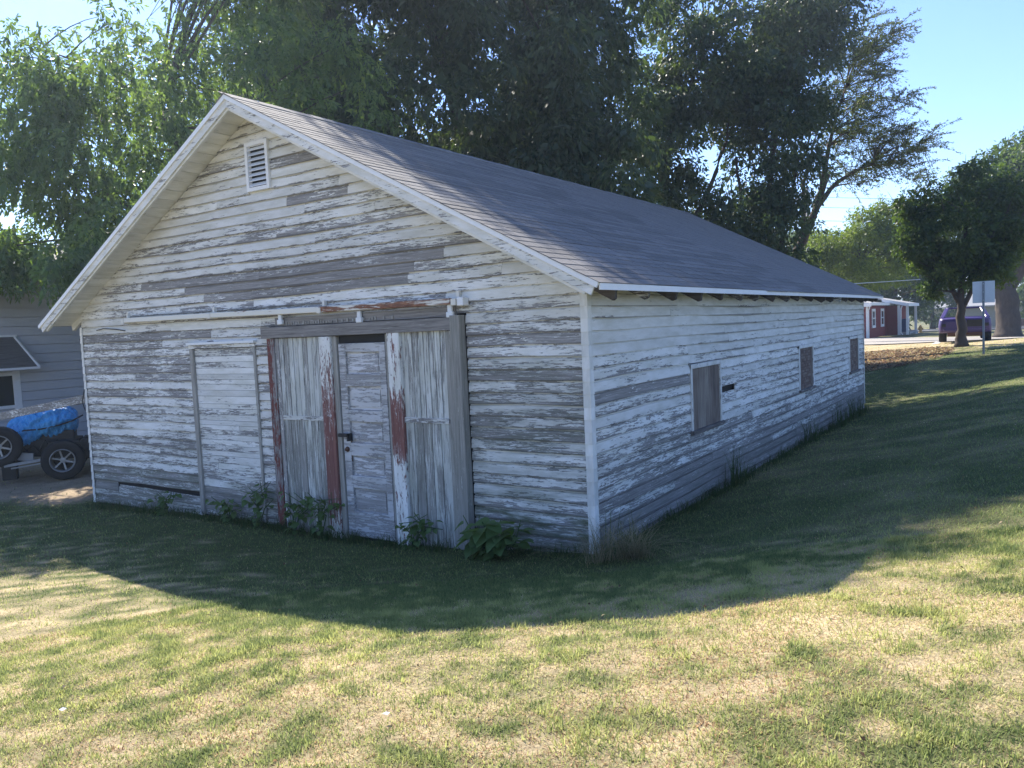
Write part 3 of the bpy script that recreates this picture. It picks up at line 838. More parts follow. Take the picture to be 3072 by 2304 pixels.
# the panelled door
dx0, dx1, dz0, dz1 = -3.16, -2.452, -.20, 2.0
door = MB().box(dx0,dx0+.105,-.055,-.0205,dz0,dz1).box(dx1-.085,dx1,-.055,-.0205,dz0,dz1)
pz = [(.09,.36),(.50,.73),(.875,1.12),(1.25,1.515),(1.655,1.90)]
zs = [dz0]+[q for p in pz for q in p]+[dz1]
for a, b in zip(zs[0::2], zs[1::2]): door.box(dx0+.1055,dx1-.0855,-.053,-.0205,a,b)
door_o = wood("door", door, 'door', .46, .08)
for a, b in pz:
    mb = MB().box(dx0+.1055,dx1-.0855,-.024,-.0205,a,b).box(dx0+.145,dx1-.125,-.034,-.024,a+.035,b-.035)
    o = wood("door_panel", mb, 'door', .52+random.uniform(-.15,.15), .05, parent=None); o.parent = door_o; o.location -= door_o.location
lt = MB().box(-3.19,-3.03,-.115,-.09,.945,.985).box(-3.055,-3.03,-.115,-.04,.90,.985); o = lt.build("latch", M['chassis'], barn, centre=True, bevel=.004)
MB().lathe([(0,0),(.028,0),(.032,-.02),(.02,-.045),(0,-.05)], 12, (-3.10,-.042,.80), 'y').build("door_knob", M['rust'], barn, smooth=True)
MB().box(-3.085,-3.045,-.047,-.0405,.66,.92).build("lock_plate", M['rust'], barn)

# boarded windows of the right wall
for i, (ya, yb, za, zc) in enumerate(WINS):
    wf = MB(); t = .05
    wf.box(0,.036,ya+.002,ya+t,za,zc).box(0,.036,yb-t,yb-.002,za,zc).box(0,.040,ya+.002,yb-.002,zc-t,zc+.003)
    fr = wf.build("window_frame", M['paint_z'], barn, centre=True, bevel=.003); fr["peel"] = .25; fr["algae"] = 0
    s_ = wood("window_sill", MB().box(0,.065,ya-.02,yb+.02,za-.045,za), 'old_wood_y', .8)
    if i == 0:
        MB().box(.001,.018,ya+t,yb-t,za,zc-t).build("window_board", M['ply'], barn, centre=True)
    else:
        for k in range(15):
            h = (zc-t-za)/15
            MB().box(.001+.006*(k % 2),.012+.004*(k % 2),ya+t+.13,yb-t-.1,za+k*h+.003,za+(k+1)*h-.003).build("window_slat", M['ply_red'], barn, centre=True)
        MB().box(.001,.020,ya+t,ya+t+.128,za,zc-t).box(.001,.020,yb-t-.098,yb-t,za,zc-t).build("window_board", M['ply'], barn, centre=True)
# cable clipped along the left corner, service line to the far eave
tag(MB().tube([(-8.2,-.04,2.33),(-8.0,-.045,2.35),(-7.7,-.04,2.33),(-7.45,-.04,2.30)], .007, 5).build("cable", M['wire'], barn))
MB().tube([(-W_-.06,-.02,2.22),(-W_-.09,.05,1.9),(-W_-.12,.06,1.6),(-W_-.28,.05,1.25),(-W_-.22,.05,1.12),(-W_-.03,.03,1.05)], .009, 5).build("cable", M['wire'], barn)

# ------------------------------------------------------------------ plants: leaves, branches, trees
def frames(n, dirs):
    """per-leaf frame: axis along dirs, random roll"""
    d = dirs/np.linalg.norm(dirs, axis=1, keepdims=True)
    r = rng.normal(size=(n,3)); s = np.cross(d, r); s /= np.linalg.norm(s, axis=1, keepdims=True)+1e-9
    return d, s, np.cross(s, d)
def leaf_quads(pos, dirs, length, width, tint, fold=.25):
    n = len(pos); d, s, u = frames(n, dirs)
    l = (length*rng.uniform(.65,1.25,n))[:,None]; w = (width*rng.uniform(.7,1.2,n))[:,None]*.5
    co = np.stack([pos, pos+d*l*.45-s*w+u*w*fold, pos+d*l, pos+d*l*.45+s*w+u*w*fold], 1).reshape(-1,3)
    return co, np.repeat(tint, 4)
def in_ball(n): 
    v = rng.normal(size=(n,3)); v /= np.linalg.norm(v, axis=1, keepdims=True)
    return v*(rng.random((n,1))**(1/2.2))
def clump_leaves(cl, per, length, width, droop=.6, flat=.75):
    """leaves in clumps: cl rows (x,y,z,r)"""
    cl = np.asarray(cl, float); tot = []
    cnt = np.maximum(4, (per*(cl[:,3]/cl[:,3].mean())**2).astype(int))
    idx = np.repeat(np.arange(len(cl)), cnt)
    b = in_ball(len(idx)); b[:,2] *= flat
    pos = cl[idx,:3] + b*cl[idx,3:4]
    pos[:,2] -= .35*cl[idx,3]*(b[:,0]**2+b[:,1]**2)
    dirs = b*.9 + rng.normal(size=b.shape)*.55; dirs[:,2] -= droop
    ct = rng.random(len(cl))
    tint = np.clip(.12+.58*ct[idx]+rng.normal(0,.17,len(idx)), 0, 1)
    return leaf_quads(pos, dirs, length, width, tint)
def sprig_leaves(cl, per, leaf_l, leaf_w, rach=.28, nl=7, droop=.8):
    """hanging compound leaves: leaflets in pairs along a drooping stalk"""
    cl = np.asarray(cl, float)
    cnt = np.maximum(3, (per*(cl[:,3]/cl[:,3].mean())**2).astype(int))
    idx = np.repeat(np.arange(len(cl)), cnt); n = len(idx)
    b = in_ball(n); pos = cl[idx,:3]+b*cl[idx,3:4]
    d = b*.8+rng.normal(size=b.shape)*.4; d[:,2] -= droop; d /= np.linalg.norm(d, axis=1, keepdims=True)
    side = np.cross(d, rng.normal(size=d.shape)); side /= np.linalg.norm(side, axis=1, keepdims=True)
    ct = rng.random(len(cl)); tb = np.clip(.2+.4*ct[idx]+rng.normal(0,.18,n), 0, 1)
    cs, ts = [], []
    for k in range(nl):
        t = (k//2+1)/(nl//2+1) if k < nl-1 else 1.0
        sg = 1 if k % 2 else -1
        p = pos+d*rach*t + np.array([0,0,-.12*rach])*t*t
        ld = d*.75+side*sg*.75 if k < nl-1 else d
        ld = ld+np.array([0,0,-.25])+rng.normal(size=d.shape)*.12
        c, tt = leaf_quads(p, ld, leaf_l, leaf_w, tb); cs.append(c); ts.append(tt)
    return np.concatenate(cs), np.concatenate(ts)
def leaves_obj(name, data, mat, parent, origin):
    co, t = data; n = len(co)
    me = raw_mesh(name, co-np.array(origin), np.arange(n), np.full(n//4, 4), mat, {'tint': t})
    return raw_obj(name, me, parent)
def bez(a, b, sag, k=7):
    a, b = np.array(a), np.array(b); m = (a+b)/2+np.array(sag)
    t = np.linspace(0,1,k)[:,None]
    return (1-t)**2*a+2*t*(1-t)*m+t*t*b
def ellipsoid_clumps(n, c, r, rad, seed, hollow=.35, floor=None):
    g = np.random.default_rng(seed); v = g.normal(size=(n,3)); v /= np.linalg.norm(v, axis=1, keepdims=True)
    v *= (hollow+(1-hollow)*g.random((n,1))**.6)
    p = np.array(c)+v*np.array(r)
    p += g.normal(size=p.shape)*np.array(r)*.06
    if floor is not None: p = p[p[:,2] > floor]
    return np.c_[p, g.uniform(rad*.65, rad*1.35, len(p))]
def tree(name, label, base, trunk, r0, cl, leaf, per, ll, lw, droop=.6, nbr=26, sprig=False, bark='bark', group=None, seed=1, bare=0, cat="tree", core=24):
    """trunk: list of polylines (first is the main stem) in world space with end radii; limbs are grown from them to the leaf clumps"""
    t = thing(name, base, label, cat, group); o = np.array(base); g = random.Random(seed)
    tb = MB(); stems = []
    for pts, ra, rb in trunk:
        pts = np.array(pts, float); k = len(pts)
        dense = np.concatenate([np.linspace(pts[i], pts[i+1], 5)[:-1] for i in range(k-1)]+[pts[-1:]])
        dense[1:-1] += np.array([[g.uniform(-.04,.04)*min(r0,.22)*5, g.uniform(-.04,.04)*min(r0,.22)*5, 0] for _ in range(len(dense)-2)])
        rr = np.linspace(ra, rb, len(dense))
        if len(stems) == 0: rr[0] *= 1.35; rr[1] *= 1.08
        tb.tube((dense-o).tolist(), rr.tolist(), 10); stems.append((dense, rr))
    tb.build("trunk", M[bark], t, smooth=True)
    lb = MB(); allp = np.concatenate([s[0][len(s[0])//3:] for s in stems]); allr = np.concatenate([s[1][len(s[1])//3:] for s in stems])
    order = list(range(len(cl))); g.shuffle(order)
    ends = []
    for i in order[:nbr]:
        e = cl[i,:3]; dz = allp[:,2]-e[2]
        cost = np.linalg.norm(allp-e, axis=1) + np.where(dz > -.1, 3*np.abs(dz+.1), 0)
        j = int(np.argmin(cost)); L = np.linalg.norm(allp[j]-e)
        pts = bez(allp[j], e, (g.uniform(-.08,.08)*L, g.uniform(-.08,.08)*L, .16*L), 7)
        ra = min(allr[j]*.6, .018*L+.02); lb.tube((pts-o).tolist(), np.linspace(ra, max(.006, ra*.18), 7).tolist(), 5, False)
        for q in range(2):
            p0 = pts[g.choice((3,4,5))]; e2 = cl[g.choice(order),:3]; dd = e2-p0; dn = np.linalg.norm(dd); dd = dd/dn*min(dn, .35*L+.4)
            p = bez(p0, p0+dd, (0,0,.08*L), 5); lb.tube((p-o).tolist(), np.linspace(ra*.4, .005, 5).tolist(), 4, False)
    for q in range(bare):
        e = cl[g.choice(order)]; p0 = e[:3]; dd = p0-allp.mean(0); dd = dd/np.linalg.norm(dd)*g.uniform(.5,1.2)+np.array([0,0,g.uniform(.2,.8)])
        p = bez(p0, p0+dd, (0,0,.1), 5); lb.tube((p-o).tolist(), np.linspace(.02,.004,5).tolist(), 4, False)
    lb.build("branches", M[bark], t, smooth=True)
    data = sprig_leaves(cl, per, ll, lw, droop=droop) if sprig else clump_leaves(cl, per, ll, lw, droop)
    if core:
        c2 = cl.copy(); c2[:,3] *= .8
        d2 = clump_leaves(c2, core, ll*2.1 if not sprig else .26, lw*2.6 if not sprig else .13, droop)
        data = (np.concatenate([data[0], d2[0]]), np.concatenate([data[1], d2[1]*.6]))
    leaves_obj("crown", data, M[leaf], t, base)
    return t

# A: ash-like tree at the left, between shed and grey house
bA = (-11.2, 6.2, gz(-11.2,6.2)-.05)
cA = np.concatenate([
    ellipsoid_clumps(105, (-14.6,4.9,6.5), (4.0,3.4,3.6), .56, 11, .3),
    ellipsoid_clumps(40, (-14.6,2.4,6.6), (2.4,1.2,2.5), .52, 12, .3),
    ellipsoid_clumps(34, (-12.6,3.4,4.2), (1.9,1.6,1.2), .5, 13, .3),
    ellipsoid_clumps(16, (-11.7,1.7,3.45), (.9,.9,.5), .34, 14, .2),
    ellipsoid_clumps(24, (-15.1,1.9,4.1), (1.1,.8,.6), .4, 17, .2),
    ellipsoid_clumps(34, (-11.5,6.8,7.5), (2.3,2.0,2.2), .6, 15, .3),
    ellipsoid_clumps(80, (-12.7,7.5,12.4), (2.5,2.2,2.3), .72, 16, .3)])
tree("ash_tree", "tall tree with hanging sunlit yellow-green leaves at the left, over the grey house", bA,
     [([bA,(-11.4,6.1,1.6),(-11.9,5.8,3.4),(-12.8,5.3,5.4),(-13.9,5.0,7.6)], .26,.07), ([(-11.6,6.0,2.3),(-11.3,5.4,4.2),(-11.5,4.4,6.0)], .13,.04), ([(-11.9,5.8,3.4),(-12.4,4.4,4.3),(-13.3,3.1,5.4)], .12,.03)],
     .26, cA, 'leaf_ash', 40, .15, .058, droop=.85, nbr=40, sprig=True, seed=2, core=5)

# B: the great dark tree behind the shed
bB = (-13.5, 17.0, gz(-13.5,17)-.05)
cB = np.concatenate([
    ellipsoid_clumps(230, (-13.4,14.6,11.4), (6.0,4.4,5.6), 1.0, 21, .45),
    ellipsoid_clumps(90, (-11.0,11.0,13.8), (3.6,2.4,2.6), .9, 25, .3),
    ellipsoid_clumps(60, (-10.2,10.7,13.6), (2.8,1.7,2.0), .8, 26, .3),
    ellipsoid_clumps(110, (-16.2,11.8,7.4), (3.6,2.4,3.6), .85, 22, .35),
    ellipsoid_clumps(120, (-10.6,15.4,6.6), (4.4,2.4,2.6), .75, 23, .3),
    ellipsoid_clumps(80, (-8.9,17.2,10.6), (2.6,2.5,4.0), .8, 24, .3)])
tree("pecan_tree", "largest dark tree, its drooping crown filling the sky right behind the shed ridge", bB,
     [([bB,(-13.4,16.9,3),(-13.2,16.6,6.5),(-13.6,15.6,11.5)], .48,.12), ([(-13.3,16.8,4),(-11.4,16.6,7.0),(-9.6,16.9,10.4)], .24,.06), ([(-13.4,16.9,3.6),(-15.4,14.8,7),(-17.0,12.8,9.6)], .22,.05)],
     .48, cB, 'leaf_dark', 270, .21, .072, droop=.95, nbr=60, seed=3, core=34)
# B2: backlit tree further back on the left
bB2 = (-23.5, 15.5, gz(-23.5,15.5)-.05)
cB2 = ellipsoid_clumps(170, (-22.4,14.0,10.4), (4.8,4.2,6.0), 1.0, 31, .4)
tree("maple_tree", "tall bluish tree behind the leftmost tree, its top cut by the photo's upper edge", bB2,
     [([bB2,(-23.4,15.3,4),(-23.2,14.8,8),(-22.8,14.5,13)], .35,.08), ([(-23.4,15.2,4.5),(-21.3,14.2,8.5),(-20.3,13.8,12)], .18,.05)],
     .35, cB2, 'leaf_mid', 130, .20, .10, droop=.6, nbr=40, seed=4, core=3)

# C: several-stemmed dark trees behind the far end of the roof
bC = (-7.9, 22.0, gz(-7.9,22)-.05)
cC = np.concatenate([
    ellipsoid_clumps(110, (-6.6,22.8,12.0), (3.4,2.6,3.2), .72, 41, .3),
    ellipsoid_clumps(60, (-8.2,21.4,9.0), (1.8,1.8,2.6), .62, 42, .2),
    ellipsoid_clumps(50, (-7.2,22.4,6.0), (1.9,1.7,2.0), .55, 43, .2)])
tree("hackberry_tree", "dark tree with a forked stem showing against the sky above the middle of the roof", bC,
     [([bC,(-8.0,21.9,3.2),(-8.1,21.6,6.4),(-8.15,21.6,8.4)], .26,.17), ([(-8.15,21.6,8.3),(-7.6,22.0,9.6),(-6.9,22.6,12)], .13,.05), ([(-8.1,21.6,7.2),(-8.7,21.5,8.6),(-8.6,21.5,10.6)], .12,.04), ([(-8.0,21.9,4.6),(-7.0,22.5,6.4),(-6.2,22.9,8.6)], .14,.06)],
     .26, cC, 'leaf_dark', 170, .18, .08, droop=.75, nbr=40, seed=5, core=8)
bC2 = (-5.2, 23.2, gz(-5.2,23.2)-.05)
cC2 = np.concatenate([
    ellipsoid_clumps(110, (-4.9,24.0,9.8), (2.2,2.0,3.2), .66, 51, .3),
    ellipsoid_clumps(90, (-5.2,23.4,5.2), (1.9,1.6,2.4), .55, 52, .2),
    ellipsoid_clumps(56, (-3.7,25.0,12.8), (2.1,1.6,1.7), .66, 53, .2)])
tree("hackberry_tree", "dense dark tree just left of the feathery one, at the end of the roof ridge", bC2,
     [([bC2,(-5.1,23.2,2.6),(-5.0,23.5,5.4),(-4.7,24.0,9.5)], .22,.07), ([(-5.1,23.2,3.0),(-5.7,23.0,5.6),(-5.9,23.0,8.0)], .12,.04), ([(-5.1,23.2,2.6),(-4.5,23.6,4.8),(-3.9,24.2,8.0)], .12,.04)],
     .22, cC2, 'leaf_dark', 175, .17, .075, droop=.8, nbr=40, seed=6, core=8)
# D: feathery tree leaning right
bD = (-4.9, 25.6, gz(-4.9,25.6)-.05)
cD = np.concatenate([
    ellipsoid_clumps(70, (-2.6,27.3,9.8), (1.9,1.6,2.9), .5, 61, .2),
    ellipsoid_clumps(46, (-1.6,28.1,8.0), (1.6,1.3,1.3), .45, 62, .12),
    ellipsoid_clumps(30, (-2.2,27.5,11.9), (1.3,1.2,1.4), .45, 63, .15)])
tD = tree("elm_tree", "feathery olive tree leaning right with bare limbs showing, against open sky", bD,
     [([bD,(-4.8,25.7,2.8),(-4.45,25.9,4.6),(-3.9,26.4,6.2),(-3.5,26.8,7.5)], .25,.11), ([(-3.9,26.4,6.2),(-3.2,27.0,7.2),(-2.0,27.9,8.0)], .12,.04), ([(-3.7,26.6,6.9),(-3.5,26.9,8.6),(-2.9,27.3,10.8)], .11,.04), ([(-4.3,26.0,5.0),(-4.3,26.2,7.2),(-3.8,26.6,9.2)], .10,.03)],
     .25, cD, 'leaf_olive', 46, .13, .036, droop=.25, nbr=60, seed=7, bare=0, core=0)
# long feathery sprays reaching out to the right and upward, small leaves set along each twig
def sprays(root, base, starts, n, lmin, lmax, mat, twigs=True, out=(.83,.55,.35), ll=.11, lw=.034, per=30, seed=1):
    g = np.random.default_rng(seed); starts = np.asarray(starts); i = g.integers(0, len(starts), n)
    p0 = starts[i, :3]; d = np.array(out)+g.normal(0,.55,(n,3)); d /= np.linalg.norm(d, axis=1, keepdims=True)
    L = g.uniform(lmin, lmax, n); tb = MB(); o = np.array(base)
    t = g.random((n, per))**.8
    pos = p0[:,None]+d[:,None]*(L[:,None]*t)[...,None]; pos[...,2] -= .22*L[:,None]*t**2.2
    pos += g.normal(0,.05,pos.shape)*(1.2-t)[...,None]
    ld = d[:,None]+g.normal(0,.7,pos.shape); ld[...,2] -= .15
    tint = np.clip(.25+.4*g.random(n)[:,None]+g.normal(0,.15,t.shape), 0, 1)
    leaves_obj("crown", leaf_quads(pos.reshape(-1,3), ld.reshape(-1,3), ll, lw, tint.ravel()), mat, root, base)
    for k in range(n):
        q = np.linspace(0,1,5); c = p0[k]+d[k]*(L[k]*q)[:,None]; c[:,2] -= .22*L[k]*q**2.2
        tb.tube((c-o).tolist(), np.linspace(.014,.003,5).tolist(), 3, False)
    tb.build("twigs", M['bark'], root)
sprays(tD, bD, cD, 620, .5, 1.5, M['leaf_olive'], per=48, seed=5)
# E: yellow-green tree in the gap
bE = (-5.2, 42.0, gz(-5.2,42)-.05)
cE = np.concatenate([ellipsoid_clumps(110, (-5.3,42.3,4.9), (2.9,2.2,2.6), .66, 71, .35, 3.5), ellipsoid_clumps(50, (-3.8,43.0,6.8), (1.9,1.4,1.6), .58, 72, .3)])
tree("locust_tree", "bushy yellow-green tree above the far end of the eave", bE, [([bE,(-5.2,42,2),(-5,42.4,5)], .2,.06)], .2, cE, 'leaf_yellow', 210, .15, .06, nbr=20, seed=8)
bE2 = (-7.9, 74.0, gz(-7.9,74)-.05)
cE2 = ellipsoid_clumps(70, (-6.6,74.0,6.6), (3.6,3.0,4.4), 1.0, 75, .3)
tree("mulberry_tree", "mid green tree standing right behind the red house's porch", bE2, [([bE2,(-7.8,74,3),(-7.0,74,7)], .24,.08)], .24, cE2, 'leaf_mid', 220, .24, .12, nbr=16, seed=88)
# F: tree by the purple car
bF = (1.12, 25.6, gz(1.12,25.6)-.04)
cF = np.concatenate([ellipsoid_clumps(66, (1.2,25.4,4.8), (1.6,1.4,1.7), .46, 81, .35), ellipsoid_clumps(20, (0.6,25.2,3.6), (.9,.9,.6), .36, 82, .2), ellipsoid_clumps(12, (.25,25.0,2.75), (.35,.5,.35), .24, 83, .1), ellipsoid_clumps(22, (1.9,25.6,3.6), (.8,.9,.8), .36, 84, .2), ellipsoid_clumps(30, (2.5,25.6,4.9), (.9,.9,1.3), .42, 85, .2), ellipsoid_clumps(22, (.0,24.4,5.5), (.8,.7,.8), .38, 86, .1), ellipsoid_clumps(18, (-.2,24.2,4.3), (.6,.6,.8), .36, 88, .1), ellipsoid_clumps(22, (2.6,25.9,6.0), (.9,.8,.7), .4, 89, .1), ellipsoid_clumps(10, (1.5,25.3,6.7), (.5,.5,.5), .3, 87, .1)])
tree("mulberry_tree", "green tree with one grey trunk rising right in front of the purple car", bF,
     [([bF,(1.13,25.6,1.3),(1.10,25.6,2.2),(1.2,25.5,3.6),(1.3,25.4,5.2)], .205,.05), ([(1.10,25.6,2.2),(.75,25.5,3.0),(.45,25.3,4.2)], .10,.03), ([(1.13,25.6,2.0),(1.6,25.6,3.0),(1.9,25.6,4.4)], .09,.03)],
     .2, cF, 'leaf_mid', 150, .13, .062, nbr=34, seed=9, bare=34, core=8)
# G: big trunk at the right edge
bG = (1.72, 52.5, gz(1.72,52.5)-.06)
cG = np.concatenate([ellipsoid_clumps(190, (2.6,54.0,8.4), (5.2,3.2,3.9), 1.0, 91, .25), ellipsoid_clumps(40, (-.6,53.5,6.2), (2.0,1.6,1.4), .7, 92, .2)])
tree("elm_tree", "old tree with a thick forked trunk beside the road at the right edge", bG,
     [([bG,(1.72,52.6,1.2),(1.62,52.8,2.6),(1.4,53,3.4)], .72,.62), ([(1.45,53,3.0),(.6,53.2,4.8),(-.4,53.5,7.2)], .42,.12), ([(1.6,53,3.0),(2.7,53.2,4.8),(4.0,53.6,7.6)], .45,.14)],
     .7, cG, 'leaf_mid', 210, .2, .10, nbr=40, seed=10)
# H and others: the dark backdrop of trees behind the red house and beyond the road
far = [(-9.5,80,5.2,4.4,'leaf_dark'),(-14.5,76,6.0,5.0,'leaf_dark'),(-7.4,101,4.8,4.2,'leaf_dark'),(-20,84,7,5.5,'leaf_mid'),(3.6,101,4.6,3.8,'leaf_mid'),(-1.5,128,5.5,5,'leaf_dark'),(-34,10,4.2,4.2,'leaf_mid')]
FL = ["dark tree behind the red house roof, above its two white windows","far dark tree under the yellow-green tree's crown, just past the shed's rear eave","dark tree across the road, beyond the yellow hydrant","tall far tree seen behind the trunk of the leaning feathery tree","small far green tree at the right edge, past the thick forked trunk","dark tree rising behind the roof of the beige house","low sunlit tree at the left edge above the grey house"]
for i, (x, y, h, r, lf) in enumerate(far):
    b = (x, y, gz(x,y)-.1)
    c = ellipsoid_clumps(64, (x,y,h*.98+b[2]), (r*.85,r*.8,h*.86), 1.05*r/5, 200+i, .4)
    tree("distant_tree", FL[i], b, [([b,(x,y,h*.5),(x+.3,y,h*1.1)], .28,.08)], .28, c, lf, 150, .30*r/5, .16*r/5, nbr=10, seed=300+i, group="trees far behind the shed")

# ------------------------------------------------------------------ grey house at the left
HX = -16.0
house = thing("grey_house", (HX,4,gz(HX,4)-.1), "grey lap-sided house gable behind the tarp-covered vehicle at the left", "house")
hz0 = gz(HX,4)-.1
def hy(y): return y-4
RY, RZ, HS = 6.2, 5.36, .402        # ridge
MB().prism([(hy(-2.4),-.3),(hy(14.8),-.3),(hy(14.8),RZ-HS*(14.8-RY)-.12-hz0),(hy(RY),RZ-.12-hz0),(hy(-2.4),RZ-HS*(RY+2.4)-.12-hz0)], 'x', -3.6, -.02).build("wall", M['house_siding'], house)
for k in range(26):
    za = -.15+k*.213; zb = za+.199
    half = lambda z: (RZ-.15-(z+hz0))/HS
    a0, a1 = max(-2.4, RY-half(za)), min(14.8, RY+half(za)); b0, b1 = max(-2.4, RY-half(zb)), min(14.8, RY+half(zb))
    if b1-b0 < .3: break
    segs = [((a0,b0),(a1,b1))]
    if .75 < za+hz0+.1 < 1.62: segs = [((a0,b0),(.55,.55)), ((2.36,2.36),(a1,b1))]
    for (p0, q0), (p1, q1) in segs:
        MB().add([(.034,hy(p0),za),(.034,hy(p1),za),(.004,hy(p1),za+.012),(.004,hy(p0),za+.012),(.018,hy(q0),zb),(.018,hy(q1),zb),(-.012,hy(q1),zb),(-.012,hy(q0),zb)],
            [(0,3,2,1),(4,5,6,7),(0,1,5,4),(1,2,6,5),(2,3,7,6),(3,0,4,7)]).build("siding_board", M['house_siding'], house, centre=True)
for sg in (-1, 1):
    ye = RY+sg*9.0
    p = [(hy(RY), RZ-hz0), (hy(ye), RZ-HS*9-hz0), (hy(ye), RZ-HS*9-.14-hz0), (hy(RY), RZ-.14-hz0)]
    MB().prism(p, 'x', -3.8, .42).build("roof", M['shingle'], house)
    MB().prism([(a, b-.02) for a, b in p], 'x', .421, .445).build("rake_board", M['old_wood_x'], house)["peel"] = .6
wi = MB(); 
for a in ((.56,.66,.78,1.60),(2.20,2.35,.72,1.62),(.66,2.20,1.52,1.60),(.66,2.20,.78,.85)):
    wi.box(0,.05,hy(a[0]),hy(a[1]),a[2]-hz0,a[3]-hz0)
wi_o = wi.build("window", M['white'], house)
MB().box(-.01,.015,hy(.66),hy(2.20),.85-hz0,1.52-hz0).build("pane", M['glass'], wi_o)
aw = MB().add([(.02,hy(.3),2.40-hz0),(.02,hy(2.30),2.40-hz0),(.62,hy(2.50),1.70-hz0),(.62,hy(.3),1.70-hz0),(.02,hy(.3),2.36-hz0),(.02,hy(2.30),2.36-hz0),(.62,hy(2.50),1.66-hz0),(.62,hy(.3),1.66-hz0)],
    [(0,3,2,1),(4,5,6,7),(0,1,5,4),(1,2,6,5),(2,3,7,6),(3,0,4,7)])
aw_o = aw.build("awning", M['old_wood_y'], house); aw_o["peel"] = 1.0
for a, b in (((.04,hy(2.31),2.39-hz0),(.64,hy(2.51),1.69-hz0)), ((.64,hy(.3),1.68-hz0),(.64,hy(2.52),1.68-hz0)), ((.03,hy(.3),2.42-hz0),(.03,hy(2.36),2.42-hz0))):
    MB().beam(a, b, .035, .05).build("awning_edge", M['white'], aw_o)

# ------------------------------------------------------------------ tarp-covered rolling chassis
P1 = Vector((-11.94,1.17,gz(-11.94,1.17))); P2 = Vector((-12.50,.33,gz(-12.5,.33)))
dv = (P2-P1); ang = math.atan2(dv.y, dv.x)
WB = dv.length
cart = thing("rolling_chassis", P1, "dark wheeled chassis carrying a bundle under blue tarp, beside the grey house", "vehicle", rz=ang)
# local: x from the right wheel to the left wheel; -y is away (turned so that +y faces the camera)
fy = 1 if (Matrix.Rotation(ang,3,'Z') @ Vector((0,1,0))).dot(CAM-P1) > 0 else -1
TR = .37
def wheel(x, y, s, r=TR, zc=None):
    zc = r if zc is None else zc
    w = MB().lathe([(r*.56,-.11),(r*.80,-.125),(r*.95,-.11),(r,-.08),(r,.08),(r*.95,.11),(r*.80,.125),(r*.56,.11),(r*.54,0),(r*.56,-.11)], 28, (x,y,zc), 'y').build("tyre", M['tyre'], cart, smooth=True)
    rm = MB().lathe([(r*.57,s*.115),(r*.60,s*.13),(r*.55,s*.125),(r*.50,s*.03),(r*.50,-s*.10),(r*.56,-s*.11)], 28, (x,y,zc), 'y').build("rim", M['alloy'], cart, smooth=True)
    sp = MB()
    for k in range(6):
        a = 2*math.pi*k/6+.3
        sp.beam((x,y+s*.04,zc),(x+math.cos(a)*r*.51,y+s*.055,zc+math.sin(a)*r*.51),.03,.035,(0,1,0))
    sp.lathe([(0,s*.075),(.05,s*.07),(.055,s*.02),(0,s*.02)], 10, (x,y,zc), 'y')
    so = sp.build("spokes", M['alloy'], rm)
wheel(0, 0, fy); wheel(WB, 0, fy, zc=.72); wheel(.05, -fy*1.15, -fy); wheel(WB, -fy*1.15, -fy, zc=.62)
fr = MB()
for y in (-fy*.30, -fy*.85):
    fr.beam((-1.5,y,.36),(WB+.7,y,.70),.07,.12)
for x in (-1.3,-.5,.35,WB*.6,WB+.4): fr.beam((x,-fy*.28,.48+.13*x),(x,-fy*.87,.48+.13*x),.06,.08)
fr.beam((0,0,TR),(0,-fy*1.15,TR),.07,.07); fr.beam((WB,0,.70),(WB,-fy*1.15,.62),.07,.07); fr.box(WB-.12,WB+.12,-fy*.75-.12,-fy*.75+.12,-.02,.58)
fr.build("frame", M['chassis'], cart)
MB().beam((.30,fy*.05,.42),(.95,fy*.08,.36),.05,.05).build("side_bar", M['galv'], cart)
MB().beam((.32,fy*.02,.35),(.85,fy*.05,.30),.03,.025).build("side_bar", M['galv'], cart)
MB().beam((-.50,fy*.02,.50),(-1.4,fy*.02,.52),.05,.05).build("side_bar", M['galv'], cart)
eng = MB().obox((.35,-fy*.55,.74),(.52,0,0),(0,.28,0),(0,0,.16)).obox((.35,-fy*.55,.60),(.60,0,.05),(0,.30,0),(-.02,0,.17)).obox((-.2,-fy*.5,.52),(.45,0,.05),(0,.36,0),(0,0,.16)).obox((-.55,-fy*.5,.62),(.25,0,0),(0,.4,0),(0,0,.10)).obox((WB+.1,-fy*.4,.80),(.25,0,0),(0,.38,0),(0,0,.12))
for k in range(9): eng.tube([(-.4+k*.2,-fy*.22,.46+.1*random.random()),(-.3+k*.2,-fy*.18,.62+.14*random.random()),(-.15+k*.2,-fy*.24,.5)], .028, 6)
eng.build("engine", M['chassis'], cart, bevel=.02)
MB().obox((WB*.62,-fy*.1,.48),(.13,0,.02),(0,.04,0),(0,0,.07)).build("metal_plate", M['galv'], cart)
